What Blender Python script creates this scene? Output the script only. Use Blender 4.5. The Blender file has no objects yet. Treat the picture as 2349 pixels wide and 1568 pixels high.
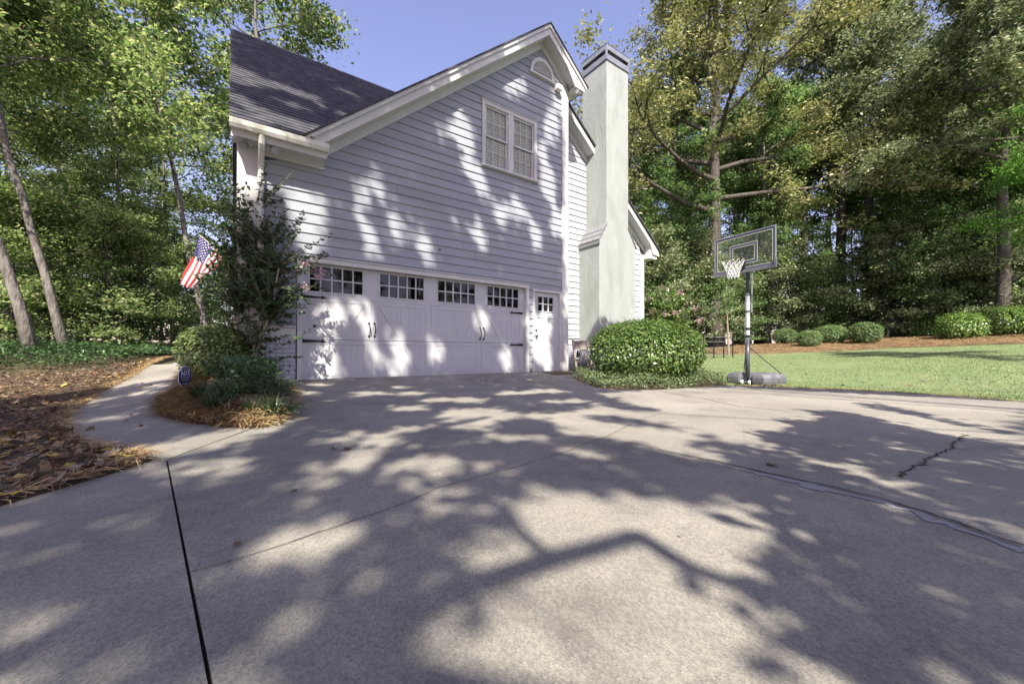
import bpy, math, random
import numpy as np
from mathutils import Vector, Matrix
from mathutils.geometry import delaunay_2d_cdt

random.seed(7)
RNG = np.random.default_rng(11)
SC = bpy.context.scene
COL = SC.collection

# ------------------------------------------------------------------ camera
CAMX, CAMY, EYE = -0.97, -7.795, 0.493
ANG = math.radians(54.687)               # view direction measured from +X
FPX, HOR, CXP = 900.0, 810.0, 1174.5     # focal length / horizon on a 2349 x 1568 measuring grid
FWD = np.array([math.cos(ANG), math.sin(ANG)])
RGT = np.array([math.sin(ANG), -math.cos(ANG)])
cam_d = bpy.data.cameras.new('camera')
cam = bpy.data.objects.new('camera', cam_d)
COL.objects.link(cam)
cam.location = (CAMX, CAMY, EYE)
cam.rotation_euler = (math.pi / 2, 0, ANG - math.pi / 2)
cam_d.sensor_width = 36.0
cam_d.lens = 36.0 * FPX / 2349.0
cam_d.shift_y = (HOR - 784.0) / 2349.0
cam_d.clip_start = 0.05
cam_d.clip_end = 600
SC.camera = cam

# ------------------------------------------------------------------ sky and sun
LDIR = Vector((0.6, 1.0, -1.25)).normalized()     # direction the sunlight travels
w = bpy.data.worlds.new('World')
SC.world = w
w.use_nodes = True
nt = w.node_tree
bg = nt.nodes['Background']
sky = nt.nodes.new('ShaderNodeTexSky')
sky.sky_type = 'NISHITA'
sky.sun_disc = False
sky.sun_elevation = math.asin(-LDIR.z)
sky.sun_rotation = math.atan2(-LDIR.x, -LDIR.y)
sky.air_density = 1.2
sky.dust_density = 1.2
sky.ozone_density = 3.0
tint = nt.nodes.new('ShaderNodeMix')
tint.data_type = 'RGBA'
tint.blend_type = 'MULTIPLY'
tint.inputs['Factor'].default_value = 1.0
tint.inputs['B'].default_value = (1.36, 1.0, 1.08, 1)
nt.links.new(sky.outputs['Color'], tint.inputs['A'])
nt.links.new(tint.outputs['Result'], bg.inputs['Color'])
bg.inputs['Strength'].default_value = 0.115
sun_d = bpy.data.lights.new('sun', 'SUN')
sun_d.energy = 5.0
sun_d.angle = math.radians(0.53)
sun_d.color = (1.0, 0.935, 0.79)
sun = bpy.data.objects.new('sun', sun_d)
COL.objects.link(sun)
sun.rotation_euler = LDIR.to_track_quat('-Z', 'Y').to_euler()
sun.location = (-12, -20, 30)
vs = SC.view_settings
vs.view_transform = 'Standard'
vs.look = 'None'
vs.gamma = 1.0
vs.use_curve_mapping = False
vs.exposure = 1.17
SC.cycles.max_bounces = 8
SC.cycles.diffuse_bounces = 3
SC.cycles.transparent_max_bounces = 12

# ------------------------------------------------------------------ helpers: scene graph
def link(o):
    COL.objects.link(o)
    return o

def tag(o, label=None, cat=None, group=None, kind=None):
    if label: o['label'] = label
    if cat: o['category'] = cat
    if group: o['group'] = group
    if kind: o['kind'] = kind
    return o

def empty(name, loc=(0, 0, 0), rotz=0.0, parent=None):
    o = link(bpy.data.objects.new(name, None))
    o.location = loc
    o.rotation_euler = (0, 0, rotz)
    o.empty_display_size = 0.1
    if parent: o.parent = parent
    return o

def add(name, mesh, parent=None, loc=(0, 0, 0), rot=(0, 0, 0), scale=(1, 1, 1)):
    o = link(bpy.data.objects.new(name, mesh))
    if parent: o.parent = parent
    o.location = loc
    o.rotation_euler = rot
    o.scale = scale
    return o

def mesh_np(name, verts, faces, mats, midx=None, smooth=False):
    """verts (n,3); faces: (m,k) array or list of tuples"""
    me = bpy.data.meshes.new(name)
    verts = np.asarray(verts, dtype=np.float32)
    if isinstance(faces, np.ndarray):
        m, k = faces.shape
        me.vertices.add(len(verts)); me.vertices.foreach_set('co', verts.ravel())
        me.loops.add(m * k); me.loops.foreach_set('vertex_index', faces.ravel().astype(np.int32))
        me.polygons.add(m)
        me.polygons.foreach_set('loop_start', np.arange(0, m * k, k, dtype=np.int32))
        me.polygons.foreach_set('loop_total', np.full(m, k, dtype=np.int32))
    else:
        me.from_pydata(verts.tolist(), [], faces)
    for mt in (mats if isinstance(mats, (list, tuple)) else [mats]):
        me.materials.append(mt)
    if midx is not None:
        me.polygons.foreach_set('material_index', np.asarray(midx, dtype=np.int32))
    if smooth:
        me.polygons.foreach_set('use_smooth', np.ones(len(me.polygons), dtype=bool))
    me.update(calc_edges=True)
    me.validate()
    return me

class MB:
    """collects solids into one mesh"""
    def __init__(self): self.v = []; self.f = []; self.mi = []; self.cur = 0
    def raw(self, vs, fs):
        n = len(self.v)
        self.v += [tuple(p) for p in vs]
        self.f += [tuple(i + n for i in f) for f in fs]
        self.mi += [self.cur] * len(fs)
        return self
    def box(self, x0, x1, y0, y1, z0, z1):
        v = [(x0, y0, z0), (x1, y0, z0), (x1, y1, z0), (x0, y1, z0), (x0, y0, z1), (x1, y0, z1), (x1, y1, z1), (x0, y1, z1)]
        return self.raw(v, [(0, 3, 2, 1), (4, 5, 6, 7), (0, 1, 5, 4), (1, 2, 6, 5), (2, 3, 7, 6), (3, 0, 4, 7)])
    def bbox(self, x0, x1, y0, y1, z0, z1, b=0.006):
        """box with chamfered front (low y) edges"""
        v = [(x0, y1, z0), (x1, y1, z0), (x1, y1, z1), (x0, y1, z1),
             (x0, y0 + b, z0), (x1, y0 + b, z0), (x1, y0 + b, z1), (x0, y0 + b, z1),
             (x0 + b, y0, z0 + b), (x1 - b, y0, z0 + b), (x1 - b, y0, z1 - b), (x0 + b, y0, z1 - b)]
        f = [(0, 3, 2, 1)]
        for i in range(4):
            j = (i + 1) % 4
            f.append((i, j, j + 4, i + 4)); f.append((i + 4, j + 4, j + 8, i + 8))
        f.append((8, 9, 10, 11))
        return self.raw(v, f)
    def prism(self, poly, axis, a, b):
        """extrude 2D polygon along axis: 'y' (poly in x,z), 'x' (poly in y,z), 'z' (poly in x,y)"""
        def p3(p, t):
            return (p[0], t, p[1]) if axis == 'y' else ((t, p[0], p[1]) if axis == 'x' else (p[0], p[1], t))
        n = len(poly)
        v = [p3(p, a) for p in poly] + [p3(p, b) for p in poly]
        f = [tuple(range(n)), tuple(range(2 * n - 1, n - 1, -1))]
        f += [(i, i + n, (i + 1) % n + n, (i + 1) % n) for i in range(n)]
        return self.raw(v, f)
    def tube(self, pts, rad, sides=8, cap=True):
        pts = [Vector(p) for p in pts]
        rs = rad if isinstance(rad, (list, tuple, np.ndarray)) else [rad] * len(pts)
        n = len(pts)
        ref = None
        rings = []
        for i, p in enumerate(pts):
            t = (pts[min(i + 1, n - 1)] - pts[max(i - 1, 0)])
            if t.length < 1e-9: t = Vector((0, 0, 1))
            t.normalize()
            if ref is None:
                ref = Vector((1, 0, 0)) if abs(t.x) < 0.9 else Vector((0, 1, 0))
            a = (ref - t * ref.dot(t)).normalized(); b = t.cross(a); ref = a
            rings.append([p + (a * math.cos(2 * math.pi * k / sides) + b * math.sin(2 * math.pi * k / sides)) * rs[i] for k in range(sides)])
        v = [q for r in rings for q in r]
        f = []
        for i in range(n - 1):
            for k in range(sides):
                k2 = (k + 1) % sides
                f.append((i * sides + k, i * sides + k2, (i + 1) * sides + k2, (i + 1) * sides + k))
        if cap:
            f.append(tuple(range(sides - 1, -1, -1)))
            f.append(tuple((n - 1) * sides + k for k in range(sides)))
        return self.raw(v, f)
    def lathe(self, prof, sides=20, center=(0, 0, 0)):
        v = []; f = []
        for r, z in prof:
            for k in range(sides):
                a = 2 * math.pi * k / sides
                v.append((center[0] + r * math.cos(a), center[1] + r * math.sin(a), center[2] + z))
        for i in range(len(prof) - 1):
            for k in range(sides):
                k2 = (k + 1) % sides
                f.append((i * sides + k, i * sides + k2, (i + 1) * sides + k2, (i + 1) * sides + k))
        f.append(tuple(range(sides - 1, -1, -1))); f.append(tuple((len(prof) - 1) * sides + k for k in range(sides)))
        return self.raw(v, f)
    def mesh(self, name, mats, smooth=False):
        return mesh_np(name, self.v, self.f, mats, self.mi if isinstance(mats, (list, tuple)) else None, smooth)
    def obj(self, name, mats, parent=None, smooth=False, **k):
        return add(name, self.mesh(name, mats, smooth), parent, **k)

# ------------------------------------------------------------------ helpers: materials
MATS = {}
def nodes_of(name):
    m = bpy.data.materials.new(name)
    m.use_nodes = True
    n = m.node_tree
    return m, n, n.nodes, n.links, n.nodes['Principled BSDF']

def mk(name, c1, c2=None, scale=6.0, rough=0.7, bump=0.0, bscale=40.0, metal=0.0, stretch=None, c3=None, s3=60.0, f3=0.4, spec=0.3, detail=6.0, dist=0.01):
    m, n, N, L, P = nodes_of(name)
    P.inputs['Roughness'].default_value = rough
    P.inputs['Metallic'].default_value = metal
    P.inputs['Specular IOR Level'].default_value = spec
    P.inputs['Base Color'].default_value = (*c1, 1)
    tc = N.new('ShaderNodeNewGeometry')
    vec = tc.outputs['Position']
    if stretch:
        mp = N.new('ShaderNodeMapping'); mp.inputs['Scale'].default_value = stretch
        L.new(vec, mp.inputs['Vector']); vec = mp.outputs['Vector']
    if c2:
        nz = N.new('ShaderNodeTexNoise'); nz.inputs['Scale'].default_value = scale; nz.inputs['Detail'].default_value = detail
        nz.inputs['Roughness'].default_value = 0.6
        L.new(vec, nz.inputs['Vector'])
        rp = N.new('ShaderNodeValToRGB')
        rp.color_ramp.elements[0].position = 0.3; rp.color_ramp.elements[1].position = 0.7
        rp.color_ramp.elements[0].color = (*c1, 1); rp.color_ramp.elements[1].color = (*c2, 1)
        L.new(nz.outputs['Fac'], rp.inputs['Fac'])
        out = rp.outputs['Color']
        if c3:
            n3 = N.new('ShaderNodeTexNoise'); n3.inputs['Scale'].default_value = s3; n3.inputs['Detail'].default_value = 2.0
            L.new(vec, n3.inputs['Vector'])
            r3 = N.new('ShaderNodeValToRGB'); r3.color_ramp.elements[0].position = 0.52; r3.color_ramp.elements[1].position = 0.66
            r3.color_ramp.elements[0].color = (0, 0, 0, 1); r3.color_ramp.elements[1].color = (f3, f3, f3, 1)
            L.new(n3.outputs['Fac'], r3.inputs['Fac'])
            mx = N.new('ShaderNodeMix'); mx.data_type = 'RGBA'
            L.new(r3.outputs['Color'], mx.inputs['Factor']); L.new(out, mx.inputs['A']); mx.inputs['B'].default_value = (*c3, 1)
            out = mx.outputs['Result']
        L.new(out, P.inputs['Base Color'])
    if bump:
        nb = N.new('ShaderNodeTexNoise'); nb.inputs['Scale'].default_value = bscale; nb.inputs['Detail'].default_value = 4.0
        L.new(vec, nb.inputs['Vector'])
        b = N.new('ShaderNodeBump'); b.inputs['Strength'].default_value = bump; b.inputs['Distance'].default_value = dist
        L.new(nb.outputs['Fac'], b.inputs['Height']); L.new(b.outputs['Normal'], P.inputs['Normal'])
    MATS[name] = m
    return m

def leafmat(name, cols, trans=0.3, rough=0.5, spec=0.35, tcol=None):
    """leaf colours picked at random for every leaf (mesh island) and shifted for every plant"""
    m, n, N, L, P = nodes_of(name)
    P.inputs['Roughness'].default_value = rough
    P.inputs['Specular IOR Level'].default_value = spec
    g = N.new('ShaderNodeNewGeometry')
    oi = N.new('ShaderNodeObjectInfo')
    rp = N.new('ShaderNodeValToRGB')
    el = rp.color_ramp.elements
    while len(el) < len(cols): el.new(0.5)
    for i, c in enumerate(cols):
        el[i].position = i / (len(cols) - 1); el[i].color = (*c, 1)
    L.new(g.outputs['Random Per Island'], rp.inputs['Fac'])
    hs = N.new('ShaderNodeHueSaturation')
    mr = N.new('ShaderNodeMapRange'); mr.inputs['To Min'].default_value = 0.8; mr.inputs['To Max'].default_value = 1.2
    L.new(oi.outputs['Random'], mr.inputs['Value']); L.new(mr.outputs['Result'], hs.inputs['Value'])
    L.new(rp.outputs['Color'], hs.inputs['Color'])
    L.new(hs.outputs['Color'], P.inputs['Base Color'])
    tr = N.new('ShaderNodeBsdfTranslucent')
    if tcol:
        mx = N.new('ShaderNodeMix'); mx.data_type = 'RGBA'; mx.blend_type = 'MULTIPLY'; mx.inputs['Factor'].default_value = 1
        L.new(hs.outputs['Color'], mx.inputs['A']); mx.inputs['B'].default_value = (*tcol, 1)
        L.new(mx.outputs['Result'], tr.inputs['Color'])
    else:
        L.new(hs.outputs['Color'], tr.inputs['Color'])
    ms = N.new('ShaderNodeMixShader'); ms.inputs['Fac'].default_value = trans
    L.new(P.outputs['BSDF'], ms.inputs[1]); L.new(tr.outputs['BSDF'], ms.inputs[2])
    L.new(ms.outputs['Shader'], N['Material Output'].inputs['Surface'])
    MATS[name] = m
    return m

def glassmat(name, clear=0.8, tintc=(1, 1, 1), body=None, refl=1.0):
    """thin pane: mirror by Fresnel, the rest passes straight through"""
    m, n, N, L, P = nodes_of(name)
    N.remove(P)
    lw_ = N.new('ShaderNodeLayerWeight'); lw_.inputs['Blend'].default_value = 0.5
    fr = N.new('ShaderNodeMath'); fr.operation = 'POWER'; fr.inputs[1].default_value = 5.0
    L.new(lw_.outputs['Facing'], fr.inputs[0])
    gl = N.new('ShaderNodeBsdfGlossy'); gl.inputs['Roughness'].default_value = 0.02
    tr = N.new('ShaderNodeBsdfTransparent'); tr.inputs['Color'].default_value = (*tintc, 1)
    base = tr.outputs['BSDF']
    if body:
        df = N.new('ShaderNodeBsdfDiffuse'); df.inputs['Color'].default_value = (*body, 1)
        mb = N.new('ShaderNodeMixShader'); mb.inputs['Fac'].default_value = 1 - clear
        L.new(base, mb.inputs[1]); L.new(df.outputs['BSDF'], mb.inputs[2]); base = mb.outputs['Shader']
    ad = N.new('ShaderNodeMath'); ad.operation = 'MULTIPLY_ADD'; ad.inputs[1].default_value = refl * .9; ad.inputs[2].default_value = 0.045 * refl
    ad.use_clamp = True
    L.new(fr.outputs['Value'], ad.inputs[0])
    ms = N.new('ShaderNodeMixShader')
    L.new(ad.outputs['Value'], ms.inputs['Fac']); L.new(base, ms.inputs[1]); L.new(gl.outputs['BSDF'], ms.inputs[2])
    L.new(ms.outputs['Shader'], N['Material Output'].inputs['Surface'])
    MATS[name] = m
    return m

siding_m = mk('siding_paint', (0.305, 0.32, 0.365), (0.35, 0.365, 0.41), 1.2, 0.55, 0.12, 25, stretch=(0.6, 1, 3), c3=(0.27, 0.28, 0.31), s3=1.1, f3=0.5)
siding_sunlit = mk('sunlit_siding_paint', (0.40, 0.41, 0.445), (0.45, 0.46, 0.49), 1.2, 0.55, 0.12, 25, stretch=(0.6, 1, 9))  # lighter copy of the siding, sun on the recessed wall put into its colour
trim_m = mk('white_trim_paint', (0.55, 0.55, 0.54), (0.61, 0.61, 0.60), 3, 0.5)
gutter_m = mk('weathered_gutter', (0.62, 0.62, 0.56), (0.78, 0.78, 0.74), 5, 0.5, c3=(0.22, 0.22, 0.17), s3=7, f3=0.5)
door_m = mk('door_paint', (0.50, 0.50, 0.535), (0.55, 0.55, 0.575), 2.0, 0.45, 0.08, 60)
stucco_m = mk('stucco', (0.28, 0.302, 0.297), (0.345, 0.367, 0.36), 2.2, 0.9, 0.9, 13, c3=(0.25, 0.27, 0.25), s3=2.6, f3=0.55, dist=0.012, stretch=(1, 1, 0.35))
brick_m = mk('painted_brick', (0.42, 0.43, 0.50), (0.50, 0.51, 0.56), 6, 0.75, 0.4, 50, dist=0.006)
mortar_m = mk('painted_mortar', (0.30, 0.31, 0.37), (0.36, 0.37, 0.42), 8, 0.9)
roof_m = mk('asphalt_shingle', (0.046, 0.046, 0.066), (0.105, 0.104, 0.112), 5, 0.9, 0.5, 120, c3=(0.05, 0.05, 0.06), s3=2.2, f3=0.6)
slate_m = mk('grey_shingle', (0.16, 0.165, 0.18), (0.25, 0.255, 0.27), 12, 0.85, 0.4, 80)
black_m = mk('black_iron', (0.012, 0.012, 0.013), rough=0.5)
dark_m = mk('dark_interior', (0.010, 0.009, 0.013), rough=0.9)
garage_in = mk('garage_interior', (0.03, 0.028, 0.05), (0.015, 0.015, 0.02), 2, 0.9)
metal_m = mk('galvanised_cap', (0.30, 0.31, 0.33), (0.40, 0.41, 0.43), 4, 0.4, metal=0.6)
plast_m = mk('white_plastic', (0.75, 0.75, 0.75), rough=0.35)
slat_m = mk('blind_slat', (0.80, 0.76, 0.58), rough=0.5)
glass_m = glassmat('window_glass', tintc=(0.97, 0.98, 0.98))
gdark_m = glassmat('garage_glass', 0.5, (0.30, 0.28, 0.40))
board_m = glassmat('acrylic', 0.97, (0.93, 0.96, 0.93), (0.5, 0.55, 0.5), 0.6)
# ------------------------------------------------------------------ measuring grid <-> place
def to_px(x, y, z):
    x = np.asarray(x, float); y = np.asarray(y, float)
    qx = x - CAMX; qy = y - CAMY
    d = qx * FWD[0] + qy * FWD[1]; r = qx * RGT[0] + qy * RGT[1]
    d = np.where(np.abs(d) < 1e-3, 1e-3, d)
    return CXP + FPX * r / d, HOR - FPX * (np.asarray(z) - EYE) / d, d

def at_d(px, py, d):
    u = (px - CXP) / FPX
    h = FWD * d + RGT * (u * d)
    return (CAMX + h[0], CAMY + h[1], EYE + (HOR - py) / FPX * d)

# ------------------------------------------------------------------ terrain (thin plate through surveyed heights)
def zdrive(y): return -0.28 * (1 - np.exp(np.minimum(np.asarray(y, float), 0) / 2.2))
ctrl = []
for x in np.arange(-1.5, 9.1, 1.5):
    for y in (0.0, -1.2, -2.6, -4.2, -6.0, -8.0, -11.0):
        if x > 6.5 and y > -1.5: continue
        ctrl.append((x, y, float(zdrive(y))))
for p in [(0, 1175, 1.85), (0, 1060, 3.0), (0, 950, 5.0), (0, 870, 8.2), (70, 808, 10), (150, 803, 10.5), (300, 811, 12.5),
          (300, 870, 7.2), (345, 838, 9.3), (400, 821, 11.5), (160, 960, 4.45), (420, 905, 5.9), (500, 812, 15), (230, 850, 8.5),
          (1600, 868, 10.0), (1620, 830, 15), (1700, 812, 22), (2050, 798, 20), (2349, 789, 16.5), (1700, 792, 26), (2050, 776, 24), (2349, 767, 20),
          (1900, 840, 13.5), (2200, 830, 12.5), (1700, 788, 36), (2100, 772, 36), (1500, 800, 24), (2349, 860, 9.0), (-200, 800, 12), (200, 800, 20), (2700, 760, 22)]:
    ctrl.append(at_d(*p))
for p in [(12, -5.5, -0.25), (14, -8, -0.25), (20, -12, -0.2), (-4, -9, -0.3), (-9, -6, 0.1), (-6, -14, -0.3), (4, -20, -0.3), (14, -20, -0.3),
          (3, 12, 0.2), (8, 10, 0.2), (11, 3, 0.05), (7, 0.7, 0.0), (10.6, 0.7, -0.05), (30, -25, 0.0), (-25, -20, 0.6), (-25, 15, 1.4), (-10, 35, 1.4), (15, 45, 1.3), (45, 30, 1.6), (45, -5, 1.2), (-1, 3.5, 0.2), (-1, 8, 0.4)]:
    ctrl.append(p)
CT = np.array(ctrl)
def _U(r2): return np.where(r2 > 0, 0.5 * r2 * np.log(r2 + 1e-12), 0)
def _fit():
    n = len(CT); P = CT[:, :2]
    K = _U(((P[:, None] - P[None]) ** 2).sum(-1)) + np.eye(n) * 0.05
    Q = np.hstack([np.ones((n, 1)), P])
    A = np.block([[K, Q], [Q.T, np.zeros((3, 3))]])
    return np.linalg.solve(A, np.concatenate([CT[:, 2], np.zeros(3)]))
TW = _fit()
def gz(x, y):
    x = np.asarray(x, float); y = np.asarray(y, float); sh = x.shape
    q = np.stack([x.ravel(), y.ravel()], 1)
    out = np.empty(len(q))
    for i in range(0, len(q), 20000):
        b = q[i:i + 20000]
        k = _U(((b[:, None] - CT[None, :, :2]) ** 2).sum(-1))
        out[i:i + 20000] = k @ TW[:-3] + TW[-3] + b @ TW[-2:]
    return out.reshape(sh)
def gzf(x, y): return float(gz(np.array([x]), np.array([y]))[0])

def on_ground(px, py, lift=0.0):
    """where the sight line through a measured point meets the terrain"""
    r = np.array([*(FWD + RGT * ((px - CXP) / FPX)), (HOR - py) / FPX])
    t = np.linspace(0.4, 45, 2000)
    X = CAMX + r[0] * t; Y = CAMY + r[1] * t; Z = EYE + r[2] * t
    h = Z - gz(X, Y) - lift
    i = int(np.argmax(h < 0))
    if h[i] >= 0: i = len(t) - 1
    a = h[i - 1] / (h[i - 1] - h[i] + 1e-9)
    tt = t[i - 1] + a * (t[i] - t[i - 1])
    return (CAMX + r[0] * tt, CAMY + r[1] * tt)

def GP(pts): return [on_ground(*p) for p in pts]

def inside(poly, x, y):
    x = np.asarray(x); y = np.asarray(y); c = np.zeros(x.shape, bool); n = len(poly)
    for i in range(n):
        x0, y0 = poly[i]; x1, y1 = poly[i - 1]
        with np.errstate(divide='ignore', invalid='ignore'):
            k = ((y0 > y) != (y1 > y)) & (x < (x1 - x0) * (y - y0) / (y1 - y0 + 1e-12) + x0)
        c ^= k
    return c

def densify(poly, step, wob=0.0, closed=True):
    out = []; n = len(poly)
    for i in range(n if closed else n - 1):
        a = np.array(poly[i]); b = np.array(poly[(i + 1) % n]); L = np.linalg.norm(b - a)
        k = max(1, int(L / step))
        for j in range(k):
            p = a + (b - a) * j / k
            if wob and j: p = p + RNG.normal(0, wob, 2)
            out.append((float(p[0]), float(p[1])))
    return out

def sheet(name, poly, mat, lift, step=0.5, skirt=0.0, parent=None, wob=0.0, zfun=None):
    """polygon patch that follows the terrain, with a real edge"""
    B = densify(poly, step, wob)
    P = np.array(B)
    xs = np.arange(P[:, 0].min(), P[:, 0].max(), step); ys = np.arange(P[:, 1].min(), P[:, 1].max(), step)
    gx, gy = np.meshgrid(xs, ys); gx = gx.ravel(); gy = gy.ravel()
    near = (np.hypot(gx - CAMX, gy - CAMY) < 16) | (RNG.random(len(gx)) < 0.25)
    k = inside(B, gx, gy) & near
    I = np.stack([gx[k], gy[k]], 1)
    n = len(B)
    vin = [Vector(p) for p in B] + [Vector((float(a), float(b))) for a, b in I]
    v2, _, f2, _, _, _ = delaunay_2d_cdt(vin, [(i, (i + 1) % n) for i in range(n)], [], 1, 1e-5)
    V = np.array([(p.x, p.y) for p in v2])
    Z = (gz(V[:, 0], V[:, 1]) if zfun is None else zfun(V[:, 0], V[:, 1])) + lift
    verts = [(*a, b) for a, b in zip(V.tolist(), Z.tolist())]
    faces = [tuple(f) for f in f2]
    # make faces look up
    fx = []
    for f in faces:
        a, b, c = V[f[0]], V[f[1]], V[f[2]]
        s = (b[0] - a[0]) * (c[1] - a[1]) - (b[1] - a[1]) * (c[0] - a[0])
        fx.append(f if s > 0 else f[::-1])
    faces = fx
    if skirt:
        m = len(verts)
        zb = gz(P[:, 0], P[:, 1]) if zfun is None else zfun(P[:, 0], P[:, 1])
        verts += [(x, y, z + lift) for (x, y), z in zip(B, zb)] + [(x, y, z + lift - skirt) for (x, y), z in zip(B, zb)]
        for i in range(n):
            j = (i + 1) % n
            faces.append((m + i, m + n + i, m + n + j, m + j))
    me = mesh_np(name, verts, faces, mat)
    return add(name, me, parent)

def sample_poly(poly, n):
    P = np.array(poly); lo = P.min(0); hi = P.max(0); out = []
    tot = 0
    while tot < n:
        q = lo + (hi - lo) * RNG.random((n * 2, 2))
        q = q[inside(poly, q[:, 0], q[:, 1])]
        out.append(q); tot += len(q)
        if tot == 0: break
    return np.concatenate(out)[:n]

# outlines of the ground, measured on the photograph and carried onto the terrain
L_EDGE = GP([(0, 1175), (120, 1139), (240, 1103), (345, 1067)])
W_LEFT = GP([(345, 1064), (282, 1046), (205, 1030), (165, 1002), (152, 972), (172, 945), (222, 911), (300, 869), (345, 838), (370, 826), (402, 820)])
W_RIGHT = GP([(436, 821), (424, 850), (414, 884), (378, 920), (360, 945), (370, 961), (432, 976), (520, 986), (582, 988)])
I_RIGHT = GP([(612, 987), (645, 970), (668, 942), (668, 905), (640, 884)])
J_TOP = on_ground(385, 1066)
J_BOT = on_ground(483, 1567)
jd = np.array(J_BOT) - np.array(J_TOP); J_FAR = tuple(np.array(J_BOT) + jd / np.linalg.norm(jd) * 14)
G_EDGE = GP([(1312, 868), (1342, 882), (1372, 893), (1440, 898), (1500, 898), (1590, 892), (1660, 886)])
N_EDGE = GP([(1700, 888), (1830, 893), (2000, 900), (2180, 912), (2349, 926)])
ne = np.array(N_EDGE[-1]) - np.array(N_EDGE[-3]); N_FAR = tuple(np.array(N_EDGE[-1]) + ne / np.linalg.norm(ne) * 14)
DRIVE = [J_TOP] + [W_RIGHT[-1]] + I_RIGHT + [(-0.62, -0.03), (6.38, -0.03), (6.6, -0.35)] + G_EDGE + N_EDGE + [N_FAR, (N_FAR[0], -26), (J_FAR[0], -26), J_FAR]
off = np.array([-0.009, 0.0])
LSLAB = [tuple(np.array(J_TOP) + off), tuple(np.array(J_BOT) + off), tuple(np.array(J_FAR) + off), (J_FAR[0] - .03, -26), (-11, -26), (-6.5, -9.5), L_EDGE[0]] + L_EDGE[1:]
WALK = [tuple(np.array(J_TOP) + np.array([-.01, .015]))] + W_LEFT + [(-3.3, 4.6), (-2.2, 4.6)] + W_RIGHT
ISLAND = W_RIGHT[1:] + I_RIGHT + [(-0.62, 0.05), (-0.95, 0.25), (-0.95, 3.0)]
MULCH = L_EDGE + W_LEFT + [(-3.4, 4.6), (-6, 6), (-12, 4.5), (-15, -2), (-13, -9), (-6.5, -9.4)]
f1 = [at_d(1560, 815, 21)[:2], at_d(1700, 812, 22)[:2], at_d(1880, 806, 21)[:2], at_d(2050, 798, 20)[:2], at_d(2200, 794, 18)[:2], at_d(2349, 789, 16.5)[:2], at_d(2600, 780, 16)[:2]]
f2 = [at_d(1560, 797, 24)[:2], at_d(1700, 792, 26)[:2], at_d(1880, 786, 26)[:2], at_d(2050, 776, 24)[:2], at_d(2200, 772, 22)[:2], at_d(2349, 767, 20)[:2], at_d(2600, 762, 20)[:2]]
GCOVER = [(6.42, -0.3), (6.42, 0.6), (10.8, 0.6), (10.9, -1.2)] + GP([(1640, 868), (1668, 884)])[:] + G_EDGE[::-1]
LAWN = GP([(1668, 884), (1640, 868)]) + [(10.9, -1.2), (11, 1.0), (11, 6)] + f1 + [(30, -12), N_FAR] + N_EDGE[::-1]
STRAW = f1 + f2[::-1]

concrete_m, n_, N_, L_, P_ = nodes_of('concrete')
def build_concrete():
    N, L, P = N_, L_, P_
    P.inputs['Roughness'].default_value = 0.85
    P.inputs['Specular IOR Level'].default_value = 0.2
    g = N.new('ShaderNodeNewGeometry')
    def noise(sc, det, ro=0.6):
        z = N.new('ShaderNodeTexNoise'); z.inputs['Scale'].default_value = sc; z.inputs['Detail'].default_value = det; z.inputs['Roughness'].default_value = ro
        L.new(g.outputs['Position'], z.inputs['Vector']); return z
    def ramp(src, a, b, ca, cb):
        r = N.new('ShaderNodeValToRGB'); e = r.color_ramp.elements
        e[0].position = a; e[1].position = b; e[0].color = (*ca, 1); e[1].color = (*cb, 1)
        L.new(src, r.inputs['Fac']); return r
    big = ramp(noise(0.55, 6).outputs['Fac'], 0.3, 0.72, (0.195, 0.186, 0.170), (0.31, 0.292, 0.263))
    st = ramp(noise(1.7, 5, 0.7).outputs['Fac'], 0.50, 0.74, (1.03, 1.02, 1.0), (0.70, 0.70, 0.72))
    m1 = N.new('ShaderNodeMix'); m1.data_type = 'RGBA'; m1.blend_type = 'MULTIPLY'; m1.inputs['Factor'].default_value = 1
    L.new(big.outputs['Color'], m1.inputs['A']); L.new(st.outputs['Color'], m1.inputs['B'])
    oil = ramp(noise(0.95, 4, 0.55).outputs['Fac'], 0.64, 0.72, (1, 1, 1), (0.72, 0.71, 0.71))
    mo = N.new('ShaderNodeMix'); mo.data_type = 'RGBA'; mo.blend_type = 'MULTIPLY'; mo.inputs['Factor'].default_value = 1
    L.new(m1.outputs['Result'], mo.inputs['A']); L.new(oil.outputs['Color'], mo.inputs['B']); m1 = mo
    vo = N.new('ShaderNodeTexVoronoi'); vo.inputs['Scale'].default_value = 140
    L.new(g.outputs['Position'], vo.inputs['Vector'])
    sp = ramp(vo.outputs['Color'], 0.15, 0.9, (0.77, 0.77, 0.78), (1.21, 1.20, 1.17))
    m2 = N.new('ShaderNodeMix'); m2.data_type = 'RGBA'; m2.blend_type = 'MULTIPLY'; m2.inputs['Factor'].default_value = 1
    L.new(m1.outputs['Result'], m2.inputs['A']); L.new(sp.outputs['Color'], m2.inputs['B'])
    pit = ramp(noise(120, 3).outputs['Fac'], 0.66, 0.74, (1, 1, 1), (0.62, 0.61, 0.59))
    m3 = N.new('ShaderNodeMix'); m3.data_type = 'RGBA'; m3.blend_type = 'MULTIPLY'; m3.inputs['Factor'].default_value = 1
    L.new(m2.outputs['Result'], m3.inputs['A']); L.new(pit.outputs['Color'], m3.inputs['B'])
    L.new(m3.outputs['Result'], P.inputs['Base Color'])
    b = N.new('ShaderNodeBump'); b.inputs['Strength'].default_value = 0.35; b.inputs['Distance'].default_value = 0.004
    L.new(vo.outputs['Distance'], b.inputs['Height']); L.new(b.outputs['Normal'], P.inputs['Normal'])
build_concrete()
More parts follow.
